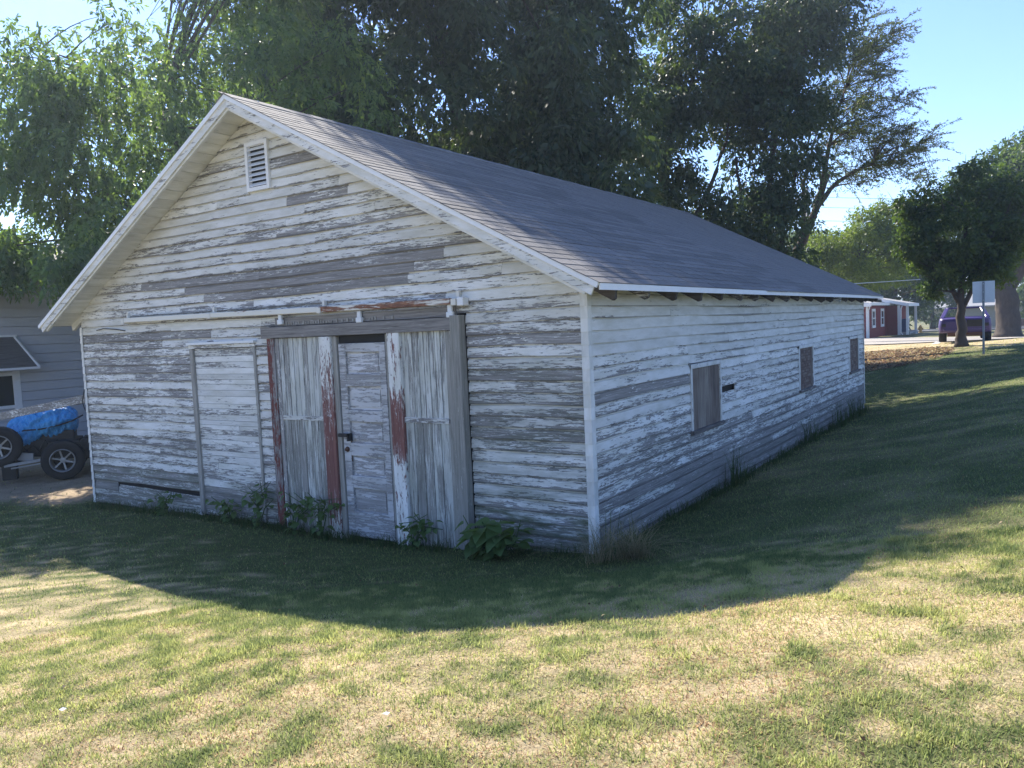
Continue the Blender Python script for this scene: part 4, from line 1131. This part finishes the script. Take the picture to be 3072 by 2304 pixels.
# tarp: a lumpy sausage with its skirt hanging in folds
tv, tf = [], []; nu, nv = 72, 56
for i in range(nu):
    t = i/(nu-1); x = -.24+1.18*t; prof = math.sin(math.pi*min(1,max(0,(t*.94+.03))))**.42
    for j in range(nv):
        a = 2*math.pi*j/nv
        fold = abs(math.sin(11*t+1.3*math.sin(5*t)))**.6*.10+.05*abs(math.sin(27*t+a)); ry = .34*prof*(.9+fold+.05*math.sin(7*a+9*t)); rz = .31*prof*(1+.05*math.sin(17*t+4*a))
        yy = -fy*.52+ry*math.cos(a)*(1.0 if math.sin(a) > 0 else 1.08); zz2 = 1.10-.08*t+.05*math.sin(5*t)+rz*math.sin(a)*(.9 if math.sin(a) > 0 else 1.15)
        if t < .5 and math.sin(a) < -.3: pass
        if t > .62 and math.sin(a) < -.1: zz2 -= .10*math.sin((t-.62)/.38*math.pi)
        cr = .020*abs(math.sin(33*t+2.2*math.sin(3*a+4*t)))+.014*abs(math.sin(61*t-5*a+2*math.sin(9*t)))+.010*math.sin(13*a+19*t)
        zz2 += cr*math.sin(a)-.03*(math.sin(a) < -.5)*abs(math.sin(19*t)); yy += cr*1.3*math.cos(a)
        tv.append((x, yy, zz2))
for i in range(nu-1):
    for j in range(nv): tf.append((i*nv+j, i*nv+(j+1) % nv, (i+1)*nv+(j+1) % nv, (i+1)*nv+j))
tf.append(tuple(range(nv))); tf.append(tuple((nu-1)*nv+j for j in range(nv)))
tm = MB(); tm.add(tv, tf); tm.build("tarp", M['tarp'], cart, smooth=True)
MB().tube([(-.34,-fy*.42,1.16),(-.18,-fy*.22,1.08),(.05,-fy*.15,1.02),(.35,-fy*.14,.97),(.62,-fy*.15,.97),(.85,-fy*.22,.92),(1.0,-fy*.35,.76)], .014, 6).build("strap", M['wire'], cart)
beam = wood("timber_beam", MB().beam((-13.6,-.75,.62),(-9.35,.62,1.30),.05,.13), 'old_wood_x', .62, parent=None)
tag(beam, "long weathered timber leaning past the blue tarp against the shed's left side", "timber")

# ------------------------------------------------------------------ right background: car, sign, red house, far house
carA = thing("derelict_car", (1.0,28.9,gz(1.0,28.9)+.02), "stripped purple coupe without bumper or glass, parked behind a tree trunk", "car", rz=math.radians(5))
# car local: +y forward (away from the camera), x to the right, z up
def loft(mb, secs):
    k0 = 0; n = len(secs[0][1]); vs = []; fs = []
    for y, ring in secs: vs += [(x, y, z) for x, z in ring]
    for i in range(len(secs)-1):
        for j in range(n): fs.append((i*n+j, i*n+(j+1) % n, (i+1)*n+(j+1) % n, (i+1)*n+j))
    fs += [tuple(range(n)), tuple((len(secs)-1)*n+j for j in range(n))]
    mb.add(vs, fs)
def ring(w, zb, zt, wt): return [(-w,zb),(-w*1.02,(zb+zt)/2),(-w*.98,zt-.05),(-wt,zt),(0,zt+.02),(wt,zt),(w*.98,zt-.05),(w*1.02,(zb+zt)/2),(w,zb),(0,zb-.02)]
body = MB(); loft(body, [(-.05,ring(.80,.40,.88,.72)),(.05,ring(.87,.36,.93,.80)),(.9,ring(.90,.34,.95,.84)),(2.3,ring(.90,.32,.93,.84)),(3.4,ring(.89,.32,.90,.82)),(4.5,ring(.84,.36,.82,.74))])
body.build("body", M['purple'], carA, smooth=True, bevel=.01)
cab = MB()
# roof and pillars, the rear window left open
cab.obox((0,1.75,1.315),(.60,0,0),(0,.55,0),(0,0,.022))
for sx in (-1, 1):
    cab.beam((sx*.78,.45,.93),(sx*.60,1.2,1.31),.16,.06); cab.beam((sx*.78,2.85,.92),(sx*.60,2.25,1.31),.07,.06); cab.beam((sx*.80,1.75,.93),(sx*.62,1.72,1.31),.05,.05)
cab.beam((-.62,1.18,1.315),(.62,1.18,1.315),.05,.06); cab.beam((-.74,.52,.955),(.74,.52,.955),.08,.04)
cab.build("cabin", M['purple'], carA, bevel=.02)
MB().obox((0,2.0,.75),(.72,0,0),(0,1.0,0),(0,0,.16)).build("interior", M['chassis'], carA)
MB().obox((0,-.075,.64),(.66,0,0),(0,.02,0),(0,0,.17)).obox((0,-.09,.47),(.74,0,0),(0,.03,0),(0,0,.035)).build("rear_panel", M['purple'], carA, bevel=.01)
for sx in (-1, 1): MB().obox((sx*.72,-.085,.66),(.07,0,0),(0,.02,0),(0,0,.06)).build("tail_light", M['chassis'], carA)
MB().obox((.32,-.10,.72),(.26,0,0),(0,.012,0),(0,0,.13)).build("primer_patch", M['chassis'], carA)
MB().obox((0,.3,.30),(.6,0,0),(0,.3,0),(0,0,.08)).build("axle", M['rust'], carA)
for sx in (-1, 1):
    for y in (.75, 3.55):
        MB().lathe([(.18,-.13),(.30,-.14),(.335,-.11),(.34,0),(.335,.11),(.30,.14),(.18,.13),(.16,0),(.18,-.13)], 22, (sx*.76,y,.33), 'x').build("tyre", M['tyre'], carA, smooth=True)
sgn = thing("street_sign", (1.98,22.05,gz(1.98,22.05)-.05), "blank grey back of a road sign on a metal post, on the lawn", "road sign", rz=math.radians(-6))
MB().box(-.30,.30,0,.006,1.62,2.28).build("sign_plate", M['alu'], sgn, bevel=.004)
MB().add([(-.03,-.045,0),(.03,-.045,0),(.03,-.004,0),(-.03,-.004,0),(-.03,-.045,2.27),(.03,-.045,2.27),(.03,-.004,2.27),(-.03,-.004,2.27)],
    [(0,3,2,1),(4,5,6,7),(0,1,5,4),(1,2,6,5),(2,3,7,6),(3,0,4,7)]).build("post", M['galv'], sgn)
for z in (1.7,1.95,2.2): MB().lathe([(0,-.058),(.012,-.056),(.012,-.044)], 8, (0,0,z), 'y').build("bolt", M['alu'], sgn)

# red house
rb = thing("red_house", (-7.15,56.3,gz(-7.15,57)-.05), "dark red house with white trim and porch beyond the gravel drive", "house")
def rbx(*a): return MB().box(*a)
rbx(-7,-.0,0,9.5,0,2.45).build("wall", M['red_wall'], rb)
for i in range(0): pass
for y in (2.0, 6.0):
    f_ = MB()
    for a in ((y,y+.16,.75,2.2),(y+1.24,y+1.4,.75,2.2),(y+.16,y+1.24,2.0,2.2),(y+.16,y+1.24,.75,.95),(y+.16,y+1.24,1.44,1.52)): f_.box(.002,.06,*a)
    w_ = f_.build("window", M['white'], rb); MB().box(.001,.02,y+.16,y+1.24,.95,2.0).build("pane", M['glass'], w_)
rbx(-.02,.10,-.22,-.05,0,2.5).build("corner_post", M['white'], rb)
MB().tube([(.22,-.1,2.45),(.2,-.12,2.25),(.14,-.14,2.1),(.14,-.14,0)], .05, 8).build("downspout", M['white'], rb)
MB().add([(-3.5,-.5,3.15),(-3.5,9.8,3.15),(.35,9.8,2.62),(.35,-.5,2.62),(-3.5,-.5,3.08),(-3.5,9.8,3.08),(.35,9.8,2.5),(.35,-.5,2.5)],
    [(0,3,2,1),(4,5,6,7),(0,1,5,4),(1,2,6,5),(2,3,7,6),(3,0,4,7)]).build("roof", M['pale_roof'], rb)
MB().box(.352,.40,-.5,9.8,2.44,2.66).build("fascia", M['white'], rb); MB().box(-7,.40,-.56,-.505,2.36,2.62).build("fascia", M['white'], rb)
rbx(.0,.95,8.6,14,0,2.4).build("wing_wall", M['red_wall'], rb)
MB().add([(-1.6,8.0,3.3),(-1.6,14.4,3.3),(1.72,14.4,2.55),(1.72,8.0,2.55),(-1.6,8.0,3.2),(-1.6,14.4,3.2),(1.72,14.4,2.43),(1.72,8.0,2.43)],
    [(0,3,2,1),(4,5,6,7),(0,1,5,4),(1,2,6,5),(2,3,7,6),(3,0,4,7)]).build("porch_roof", M['pale_roof'], rb)
MB().add([(-.2,7.93,2.75),(1.72,7.93,2.28),(1.72,7.99,2.28),(-.2,7.99,2.75),(-.2,7.93,3.0),(1.72,7.93,2.53),(1.72,7.99,2.53),(-.2,7.99,3.0)],
    [(0,3,2,1),(4,5,6,7),(0,1,5,4),(1,2,6,5),(2,3,7,6),(3,0,4,7)]).build("fascia", M['white'], rb)
MB().box(1.725,1.78,7.93,14.4,2.30,2.55).build("fascia", M['white'], rb)
for x, y in ((1.02,8.2),(1.60,8.5),(1.60,13.6)): rbx(x-.09,x+.09,y-.09,y+.09,0,2.4).build("porch_post", M['white'], rb)
MB().tube([(1.3,8.0,2.35),(1.2,8.02,2.1),(1.18,8.02,.2),(1.32,8.0,.02)], .045, 8).build("downspout", M['white'], rb)
rbx(1.0,1.72,8.9,13.8,0,.22).box(1.723,2.05,9.6,11.2,0,.12).build("porch_step", M['concrete'], rb)
bin_ = thing("wheelie_bin", (rb.location.x+1.32,rb.location.y+9.4,rb.location.z+.22), "dark blue bin standing on the red house's porch", "bin")
MB().add([(-.24,-.25,0),(.24,-.25,0),(.24,.25,0),(-.24,.25,0),(-.31,-.33,.98),(.31,-.33,.98),(.31,.33,.98),(-.31,.33,.98)],[(0,3,2,1),(4,5,6,7),(0,1,5,4),(1,2,6,5),(2,3,7,6),(3,0,4,7)]).build("bin_body", M['blue_bin'], bin_, bevel=.02)
MB().add([(-.33,-.36,.985),(.33,-.36,.985),(.33,.36,.985),(-.33,.36,.985),(-.29,-.3,1.06),(.29,-.3,1.06),(.29,.3,1.08),(-.29,.3,1.08)],[(0,3,2,1),(4,5,6,7),(0,1,5,4),(1,2,6,5),(2,3,7,6),(3,0,4,7)]).build("lid", M['blue_bin'], bin_)
# hydrant
hyd = thing("fire_hydrant", (-6.55,82.0,gz(-6.55,82)-.02), "yellow fire hydrant by the road beyond the red house", "hydrant")
MB().lathe([(.22,0),(.22,.06),(.14,.08),(.14,.52),(.19,.54),(.19,.60),(.15,.64),(.10,.74),(.04,.79),(.04,.84),(0,.84)], 16).build("barrel", M['yellow'], hyd, smooth=True)
for sx in (-1, 1): MB().lathe([(.07,sx*.10),(.07,sx*.20),(.095,sx*.20),(.095,sx*.25),(0,sx*.25)], 12, (0,0,.42), 'x').build("nozzle", M['yellow'], hyd, smooth=True)
MB().lathe([(.09,-.10),(.09,-.2),(.12,-.2),(.12,-.25),(0,-.25)], 12, (0,0,.40), 'y').build("nozzle", M['yellow'], hyd, smooth=True)
# far beige house
fh = thing("beige_house", (-9,113,gz(-6,113)-.1), "low beige house across the road behind the purple car", "house", rz=math.radians(6))
MB().box(0,18,0,8,0,2.7).build("wall", M['beige'], fh)
MB().box(7.6,11.6,-.08,-.01,0,.95).build("brick_base", M['brick'], fh)
MB().prism([(-.8,2.72),(8.8,2.72),(8.8,2.86),(4,4.9),(-.8,2.86)], 'x', -.6, 18.6).build("roof", M['pale_roof'], fh)
for a in (1.9, 8.1, 13.2):
    f_ = MB(); w, z0_, z1_ = (1.0,0.05,2.15) if a == 1.9 else (2.0,1.0,2.2)
    for q in ((a,a+.1,z0_,z1_),(a+w-.1,a+w,z0_,z1_),(a+.1,a+w-.1,z1_-.1,z1_),(a+.1,a+w-.1,z0_,z0_+.1)): f_.box(q[0],q[1],-.09,-.01,q[2],q[3])
    w_ = f_.build("window" if a > 2 else "door", M['white'], fh); MB().box(a+.1,a+w-.1,-.05,-.012,z0_+.1,z1_-.1).build("pane", M['glass'], w_)
# utility pole and its lines
pl_ = thing("utility_pole", (-11.23,56.4,gz(-11.2,56.4)-.2), "bleached utility pole beside the leaning feathery tree", "utility pole")
MB().tube([(0,0,0),(0,0,6),(.02,0,11.6)], [.17,.15,.12], 10).build("pole_shaft", M['pole'], pl_, smooth=True)
MB().beam((-1.1,0,10.9),(1.1,0,10.9),.10,.12).build("cross_arm", M['pole'], pl_)
for k, (z, y) in enumerate(((10.95,0),(10.2,0),(9.2,0),(8.4,0),(7.8,0))):
    pts = [(-11.2+.12+t*46, 56.4+t*34, gz(-11.2,56.4)-.2+z-1.3*math.sin(t*math.pi)+t*.5) for t in np.linspace(0,1,14)]
    tag(MB().tube(pts, .014, 4).build("power_line", M['wire']), ["topmost thin black line running right from the utility pole","second thin black line below the pole's topmost line","third thin black line down from the top of the utility pole","fourth thin black line down on the utility pole","lowest thin black line running right from the utility pole"][k], "power line", "lines on the utility pole")
sl_ = MB().tube([(-.58,14.25,2.79),(-.42,15.18,2.81),(-.05,17.6,2.89),(.4,20.58,2.99)], .012, 5).build("service_line", M['pale_wire']); tag(sl_, "pale cable running off the far end of the shed eave", "cable")

# ------------------------------------------------------------------ grass and weeds
def in_shed(x, y): return (x > -W_-.02) & (x < .02) & (y > -.02) & (y < L_+.02)
def blades(N_, rmin, rmax, power, hscale, wbase, tall=False, seed=0):
    g = np.random.default_rng(500+seed)
    th = math.radians(90+33.7) + np.radians(g.uniform(-43,43,N_))
    u = g.random(N_)
    if power == 0: r = rmin*(rmax/rmin)**u
    else: r = np.sqrt(rmin**2+u*(rmax**2-rmin**2))
    x = CAM.x+r*np.cos(th); y = CAM.y+r*np.sin(th)
    ok = ~in_shed(x, y) & (y < 31) & (x > -19); x, y, r = x[ok], y[ok], r[ok]
    dry, bare, lb = lawn_state(x, y)
    keep = g.random(len(x)) > np.maximum(bare*.92, 0)
    x, y, r, dry, lb = x[keep], y[keep], r[keep], dry[keep], lb[keep]
    n = len(x)
    tuft = fbm(x*5.2, y*5.2, 70, 3); tuft2 = np.clip((fbm(x*1.1, y*1.1, 77, 3)-.56)*6, 0, 1)
    isg = g.random(n) > np.clip(dry*1.05-.10-.5*np.clip((tuft-.58)*5, 0, 1), .03, .76)
    h = hscale*np.where(isg, g.uniform(.6,1.5,n)*(1+.45*np.clip((tuft-.58)*6, 0, 1)), g.uniform(.45,1.15,n))
    tilt = np.where(isg, g.uniform(.15,1.0,n), g.uniform(.5,1.35,n))
    az = g.uniform(0,2*math.pi,n)
    w = wbase*np.maximum(1, r/4.2)*g.uniform(.7,1.3,n)
    d = np.stack([np.cos(az)*np.sin(tilt), np.sin(az)*np.sin(tilt), np.cos(tilt)], 1)
    s = np.stack([-np.sin(az+g.uniform(-.6,.6,n)), np.cos(az+g.uniform(-.6,.6,n)), np.zeros(n)], 1)
    z = np.concatenate([ground_z(x[i:i+20000], y[i:i+20000]) for i in range(0, n, 20000)])
    z = z+(fbm(x*1.3, y*1.3, 60)-.5)*.05-.018
    p = np.stack([x, y, z], 1)
    green = np.array([.095,.160,.050]); green2 = np.array([.46,.48,.17]); straw = np.array([.70,.57,.345]); brown = np.array([.54,.35,.20])
    k = g.random(n)[:,None]; kb = np.clip((fbm(x*.9, y*.9, 90, 3)-.5)*5+.25+g.normal(0,.25,n), 0, 1)[:,None]
    # blade green painted paler in the sunlit zone, darker in the shaded one
    sun_zone = np.clip((-y-2.2-.35*np.abs(x-.5))/.9+.6, 0, 1)[:,None]
    green = green*(1-sun_zone)+np.array([.21,.265,.085])*sun_zone
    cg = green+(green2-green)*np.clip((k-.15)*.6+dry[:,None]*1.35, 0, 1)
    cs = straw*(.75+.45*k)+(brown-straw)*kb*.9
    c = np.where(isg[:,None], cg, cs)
    mid = p+d*(h*.55)[:,None]+np.array([0,0,.0]); tip = p+d*h[:,None]+np.stack([d[:,0]*h*.35, d[:,1]*h*.35, -h*.12*tilt], 1)
    ws = (s*w[:,None]*.5)
    near_ = r < 5.0
    co, lp, ct, cc = [], [], [], []
    off = 0
    a = near_
    if a.any():
        v = np.stack([p[a]-ws[a], p[a]+ws[a], mid[a]+ws[a]*.8, mid[a]-ws[a]*.8, tip[a]], 1); m = len(v)
        b = (np.arange(m)*5)[:,None]
        lp.append(np.concatenate([b+np.array([0,1,2,3]), b+np.array([3,2,4])], 1).ravel()); ct.append(np.tile([4,3], m))
        co.append(v.reshape(-1,3)); cc.append(np.repeat(c[a], 5, 0)); off = m*5
    a = ~near_
    if a.any():
        v = np.stack([p[a]-ws[a], p[a]+ws[a], tip[a]], 1); m = len(v)
        lp.append(np.arange(m*3)+off); ct.append(np.full(m, 3)); co.append(v.reshape(-1,3)); cc.append(np.repeat(c[a], 3, 0))
    return np.concatenate(co), np.concatenate(lp), np.concatenate(ct), np.concatenate(cc)
parts = [blades(380000, 1.6, 6.5, 1, .029, .0046, seed=1), blades(420000, 4.5, 42, 0, .029, .0046, seed=2)]
co, lp, ct, cc = [], [], [], []; off = 0
for a, b, c_, d_ in parts:
    co.append(a); lp.append(b+off); ct.append(c_); cc.append(d_); off += len(a)
tag(raw_obj("lawn_grass", raw_mesh("lawn_grass", np.concatenate(co), np.concatenate(lp), np.concatenate(ct), M['grass'], {'col': np.concatenate(cc)})), kind='stuff')

def long_grass(name, label, pts, n, hmin, hmax, cols, lean=.5, w=.006, cat=None, kind=None, group=None):
    """tuft of bending blades (three segments each)"""
    base = np.array(pts[0]); g = np.random.default_rng(abs(hash(label or name)) % 1000 if False else len(pts)*7+n)
    pi = g.integers(0, len(pts), n); P = np.array(pts)[pi]+np.c_[g.normal(0,.05,(n,2)), np.zeros(n)]
    az = g.uniform(0,2*math.pi,n); h = g.uniform(hmin,hmax,n); ln = g.uniform(.15,1.0,n)*lean
    dx, dy = np.cos(az), np.sin(az); s = np.stack([-dy, dx, np.zeros(n)], 1)*(w/2)
    vs = []
    for k, t in enumerate((0,.4,.75,1.0)):
        c = P+np.stack([dx*h*ln*t*t*1.2, dy*h*ln*t*t*1.2, h*t*(1-.45*ln*t*t)], 1)
        ww = s*(1-.8*t)
        vs += [c-ww, c+ww]
    v = np.stack(vs, 1)-base; b = (np.arange(n)*8)[:,None]
    lp = np.concatenate([b+np.array([0,1,3,2]), b+np.array([2,3,5,4]), b+np.array([4,5,7,6])], 1).ravel()
    col = np.array(cols)[g.integers(0,len(cols),n)]*g.uniform(.8,1.2,(n,1))
    o = raw_obj(name, raw_mesh(name, v.reshape(-1,3), lp, np.full(n*3,4), M['grass'], {'col': np.repeat(col,8,0)}))
    o.location = base
    return tag(o, label, cat, group, kind)
GR = [(.045,.085,.025),(.06,.11,.03),(.08,.12,.035)]; ST = [(.42,.36,.22),(.34,.27,.15),(.16,.17,.06)]
def along(x0,y0,x1,y1,n,j=.06):
    return [(x0+(x1-x0)*t+random.uniform(-j,j), y0+(y1-y0)*t+random.uniform(-j,j), gz(x0+(x1-x0)*t, y0+(y1-y0)*t)-.01) for t in [random.random() for _ in range(n)]]
long_grass("wall_grass", None, along(.12,.3,.12,13.3,220), 2300, .05, .20, GR, .9, .008, kind='stuff')
long_grass("wall_weeds", None, along(-8.5,-.16,-4.4,-.2,120)+along(-4.4,-.2,-1.5,-.22,90)+along(-1.3,-.14,0,-.14,30), 2600, .05, .18, GR, .9, .008, kind='stuff')
long_grass("grass_tuft", "straggly pale dry grass tuft at the foot of the near shed corner", [(.30,-.22,gz(.3,-.22))]+along(.15,-.3,.55,-.1,8,.05), 520, .22, .5, ST, 1.7, .005, "grass tuft")
for k, (y, h) in enumerate(((.12,.5),(3.55,.62),(7.6,.55),(9.9,.6),(11.2,.6),(12.0,.5))):
    long_grass("tall_grass_clump", ["tall green blades right beside the near corner post","tall grass clump on the right wall under the first boarded window","tall grass clump on the right wall near the middle window","tall weed clump against the right wall short of the third window","tall weed clump below the third boarded window","tall weed clump next to the rear corner of the right wall"][k],
        along(.12,y-.12,.2,y+.12,5,.04), 46 if k else 14, h*.5, h, GR, .35, .012, "grass clump", group="tall clumps along the right wall")

# climbing weeds by the door and a broad-leaved plant
def heart(l):
    pr = [(0,0),(.02,.22),(.14,.40),(.34,.44),(.58,.33),(.80,.17),(1.0,0.0)]
    return [(a*l, b*l) for a, b in pr]
def leaf_mesh(name, l, mat):
    pr = heart(l); vs = []; fs = []
    for i, (a, b) in enumerate(pr):
        z = -.22*a*a/l
        vs += [(a,-b,z+.28*b), (a,0,z), (a,b,z+.28*b)]
    for i in range(len(pr)-1):
        k = i*3; fs += [(k,k+3,k+4,k+1),(k+1,k+4,k+5,k+2)]
    me = bpy.data.meshes.new(name); me.from_pydata(vs, [], fs); me.materials.append(mat)
    at = me.attributes.new('tint','FLOAT','POINT'); at.data.foreach_set("value", [.55]*len(vs))
    me.polygons.foreach_set("use_smooth",[True]*len(fs)); me.update(); return me
LFM = leaf_mesh("leaf", .20, M['weed_leaf']); LFS = leaf_mesh("small_leaf", .105, M['weed_leaf'])
def plant(name, label, cat, base, stems, leafm, nleaf, spread, up=.3, group=None):
    t = thing(name, base, label, cat, group); mb = MB()
    for st in stems: mb.tube(st, np.linspace(.009,.004,len(st)).tolist(), 5)
    mb.build("stems", M['weed_leaf'], t)
    for i in range(nleaf):
        st = random.choice(stems); k = random.random(); n = len(st)-1
        j = min(int(k*n), n-1); f = k*n-j
        p = Vector(st[j]).lerp(Vector(st[j+1]), f)
        az = random.uniform(-math.pi, .0) if random.random() < .8 else random.uniform(0, math.pi)
        o = bpy.data.objects.new("leaf", leafm); COL.objects.link(o); o.parent = t
        o.location = p+Vector((math.cos(az)*spread, math.sin(az)*spread, random.uniform(-.02,.04)))*random.uniform(.3,1)
        o.rotation_euler = (random.uniform(-.4,.4), random.uniform(-.15,.75)-up*.3, az)
        s = random.uniform(.55,1.0); o.scale = (s,s,s)
    return t
bp = (-.93,-.34,gz(-.93,-.34))
plant("burdock", "leafy plant with broad heart-shaped leaves at the right foot of the sliding door", "plant", bp,
      [[(0,0,0),(random.uniform(-.12,.12)+dx*.5,-.03,.16),(dx,random.uniform(-.16,.05),.30+random.uniform(-.1,.10))] for dx in (-.34,-.24,-.16,-.08,0,.06,.13,.2,.28,.36)], LFM, 84, .11, up=.8)
for k, (x, h, lb) in enumerate(((-4.55,.62,"leafy weed climbing at the left edge of the sliding door"),(-3.9,.52,"leafy weed against the planks of the left door leaf"),(-3.45,.66,"tallest leafy weed, in front of the red stile left of the panelled door"),(-2.05,.42,"leafy weed at the foot of the right door leaf"),(-5.15,.38,"leafy weed below the boarded-up opening left of the door"),(-6.6,.36,"small leafy weed under the broken lower boards at the left"))):
    b = (x,-.22,gz(x,-.22)-.02)
    plant("climbing_weed", lb, "weed", b, [[(0,0,0),(random.uniform(-.08,.08),.04,h*.4),(random.uniform(-.28,.28),.06,h*.6),(random.uniform(-.4,.4),.05,h*random.uniform(.6,1.0))] for _ in range(7)], LFS, 56, .08, group="weeds along the front wall")

# dead leaves: a bed behind the shed and a few strewn over the lawn
def dead_leaves(name, n, cx, cy, rx, ry, size, seed):
    g = np.random.default_rng(seed); a = g.uniform(0,2*math.pi,n); r = np.sqrt(g.random(n))
    x = cx+rx*r*np.cos(a); y = cy+ry*r*np.sin(a); ok = ~in_shed(x, y); x, y = x[ok], y[ok]; n = len(x)
    z = ground_z(x, y)+(fbm(x*1.3, y*1.3, 60)-.5)*.05*(np.hypot(x-CAM.x,y-CAM.y) < 40)+g.uniform(.008,.035,n)
    az = g.uniform(0,2*math.pi,n); d = np.stack([np.cos(az), np.sin(az), g.normal(0,.35,n)], 1)
    u = np.stack([-np.sin(az), np.cos(az), g.normal(0,.45,n)], 1); l = (size*g.uniform(.6,1.4,n))[:,None]
    p = np.stack([x,y,z],1); co = np.stack([p-d*l*.5, p-u*l*.28, p+d*l*.5, p+u*l*.28+np.array([0,0,.008])], 1).reshape(-1,3)
    base = np.array([(.30,.19,.10),(.20,.12,.07),(.42,.31,.18),(.13,.08,.05),(.36,.30,.15)])[g.integers(0,5,n)]*g.uniform(.7,1.2,(n,1))
    o = raw_obj(name, raw_mesh(name, co, np.arange(n*4), np.full(n,4), M['grass'], {'col': np.repeat(base,4,0)}))
    tag(o, kind='stuff')
dead_leaves("fallen_leaves", 11000, -2.9, 24.0, 3.9, 4.2, .10, 3)
dead_leaves("strewn_leaves", 700, -.5, -1.5, 7, 6, .022, 4)

# litter
for k, (x, y, r) in enumerate(((-.05,29.4,.16),(1.1,-4.0,.016),(-.55,-4.55,.02))):
    p = MB(); z = gz(x,y)+.02
    p.add([(-r,-r*.5,0),(r*.9,-r*.6,.2*r),(r,r*.5,.4*r),(-r*.8,r*.6,.1*r),(0,0,.6*r)], [(0,1,4),(1,2,4),(2,3,4),(3,0,4)])
    o = p.build("paper_scrap", M['paper']); o.location = (x,y,z)
    tag(o, ["white paper scrap on the shaded lawn short of the purple car","white crumpled scrap in the sunlit grass, centre foreground","whitish crumpled scrap in the dry grass at the lower left"][k], "litter", "paper litter on the lawn")

scene.render.engine = 'CYCLES'
scene.cycles.max_bounces = 6
scene.cycles.transparent_max_bounces = 4
scene.cycles.diffuse_bounces = 4

# thin haze volume added to imitate the lens's veiling glare
hz = MB().box(-640, 640, -240, 1540, -3.2, 21.0).build("haze", M['dark'])
hm = bpy.data.materials.new("pale_glare_haze"); hm.use_nodes = True
hm.node_tree.nodes.clear()
ho = hm.node_tree.nodes.new("ShaderNodeOutputMaterial"); hv = hm.node_tree.nodes.new("ShaderNodeVolumePrincipled")
hv.inputs['Color'].default_value = (.66,.82,1,1); hv.inputs['Density'].default_value = .0009; hv.inputs['Anisotropy'].default_value = .5
hm.node_tree.links.new(hv.outputs[0], ho.inputs['Volume'])
hz.data.materials.clear(); hz.data.materials.append(hm)
tag(hz, kind='stuff')
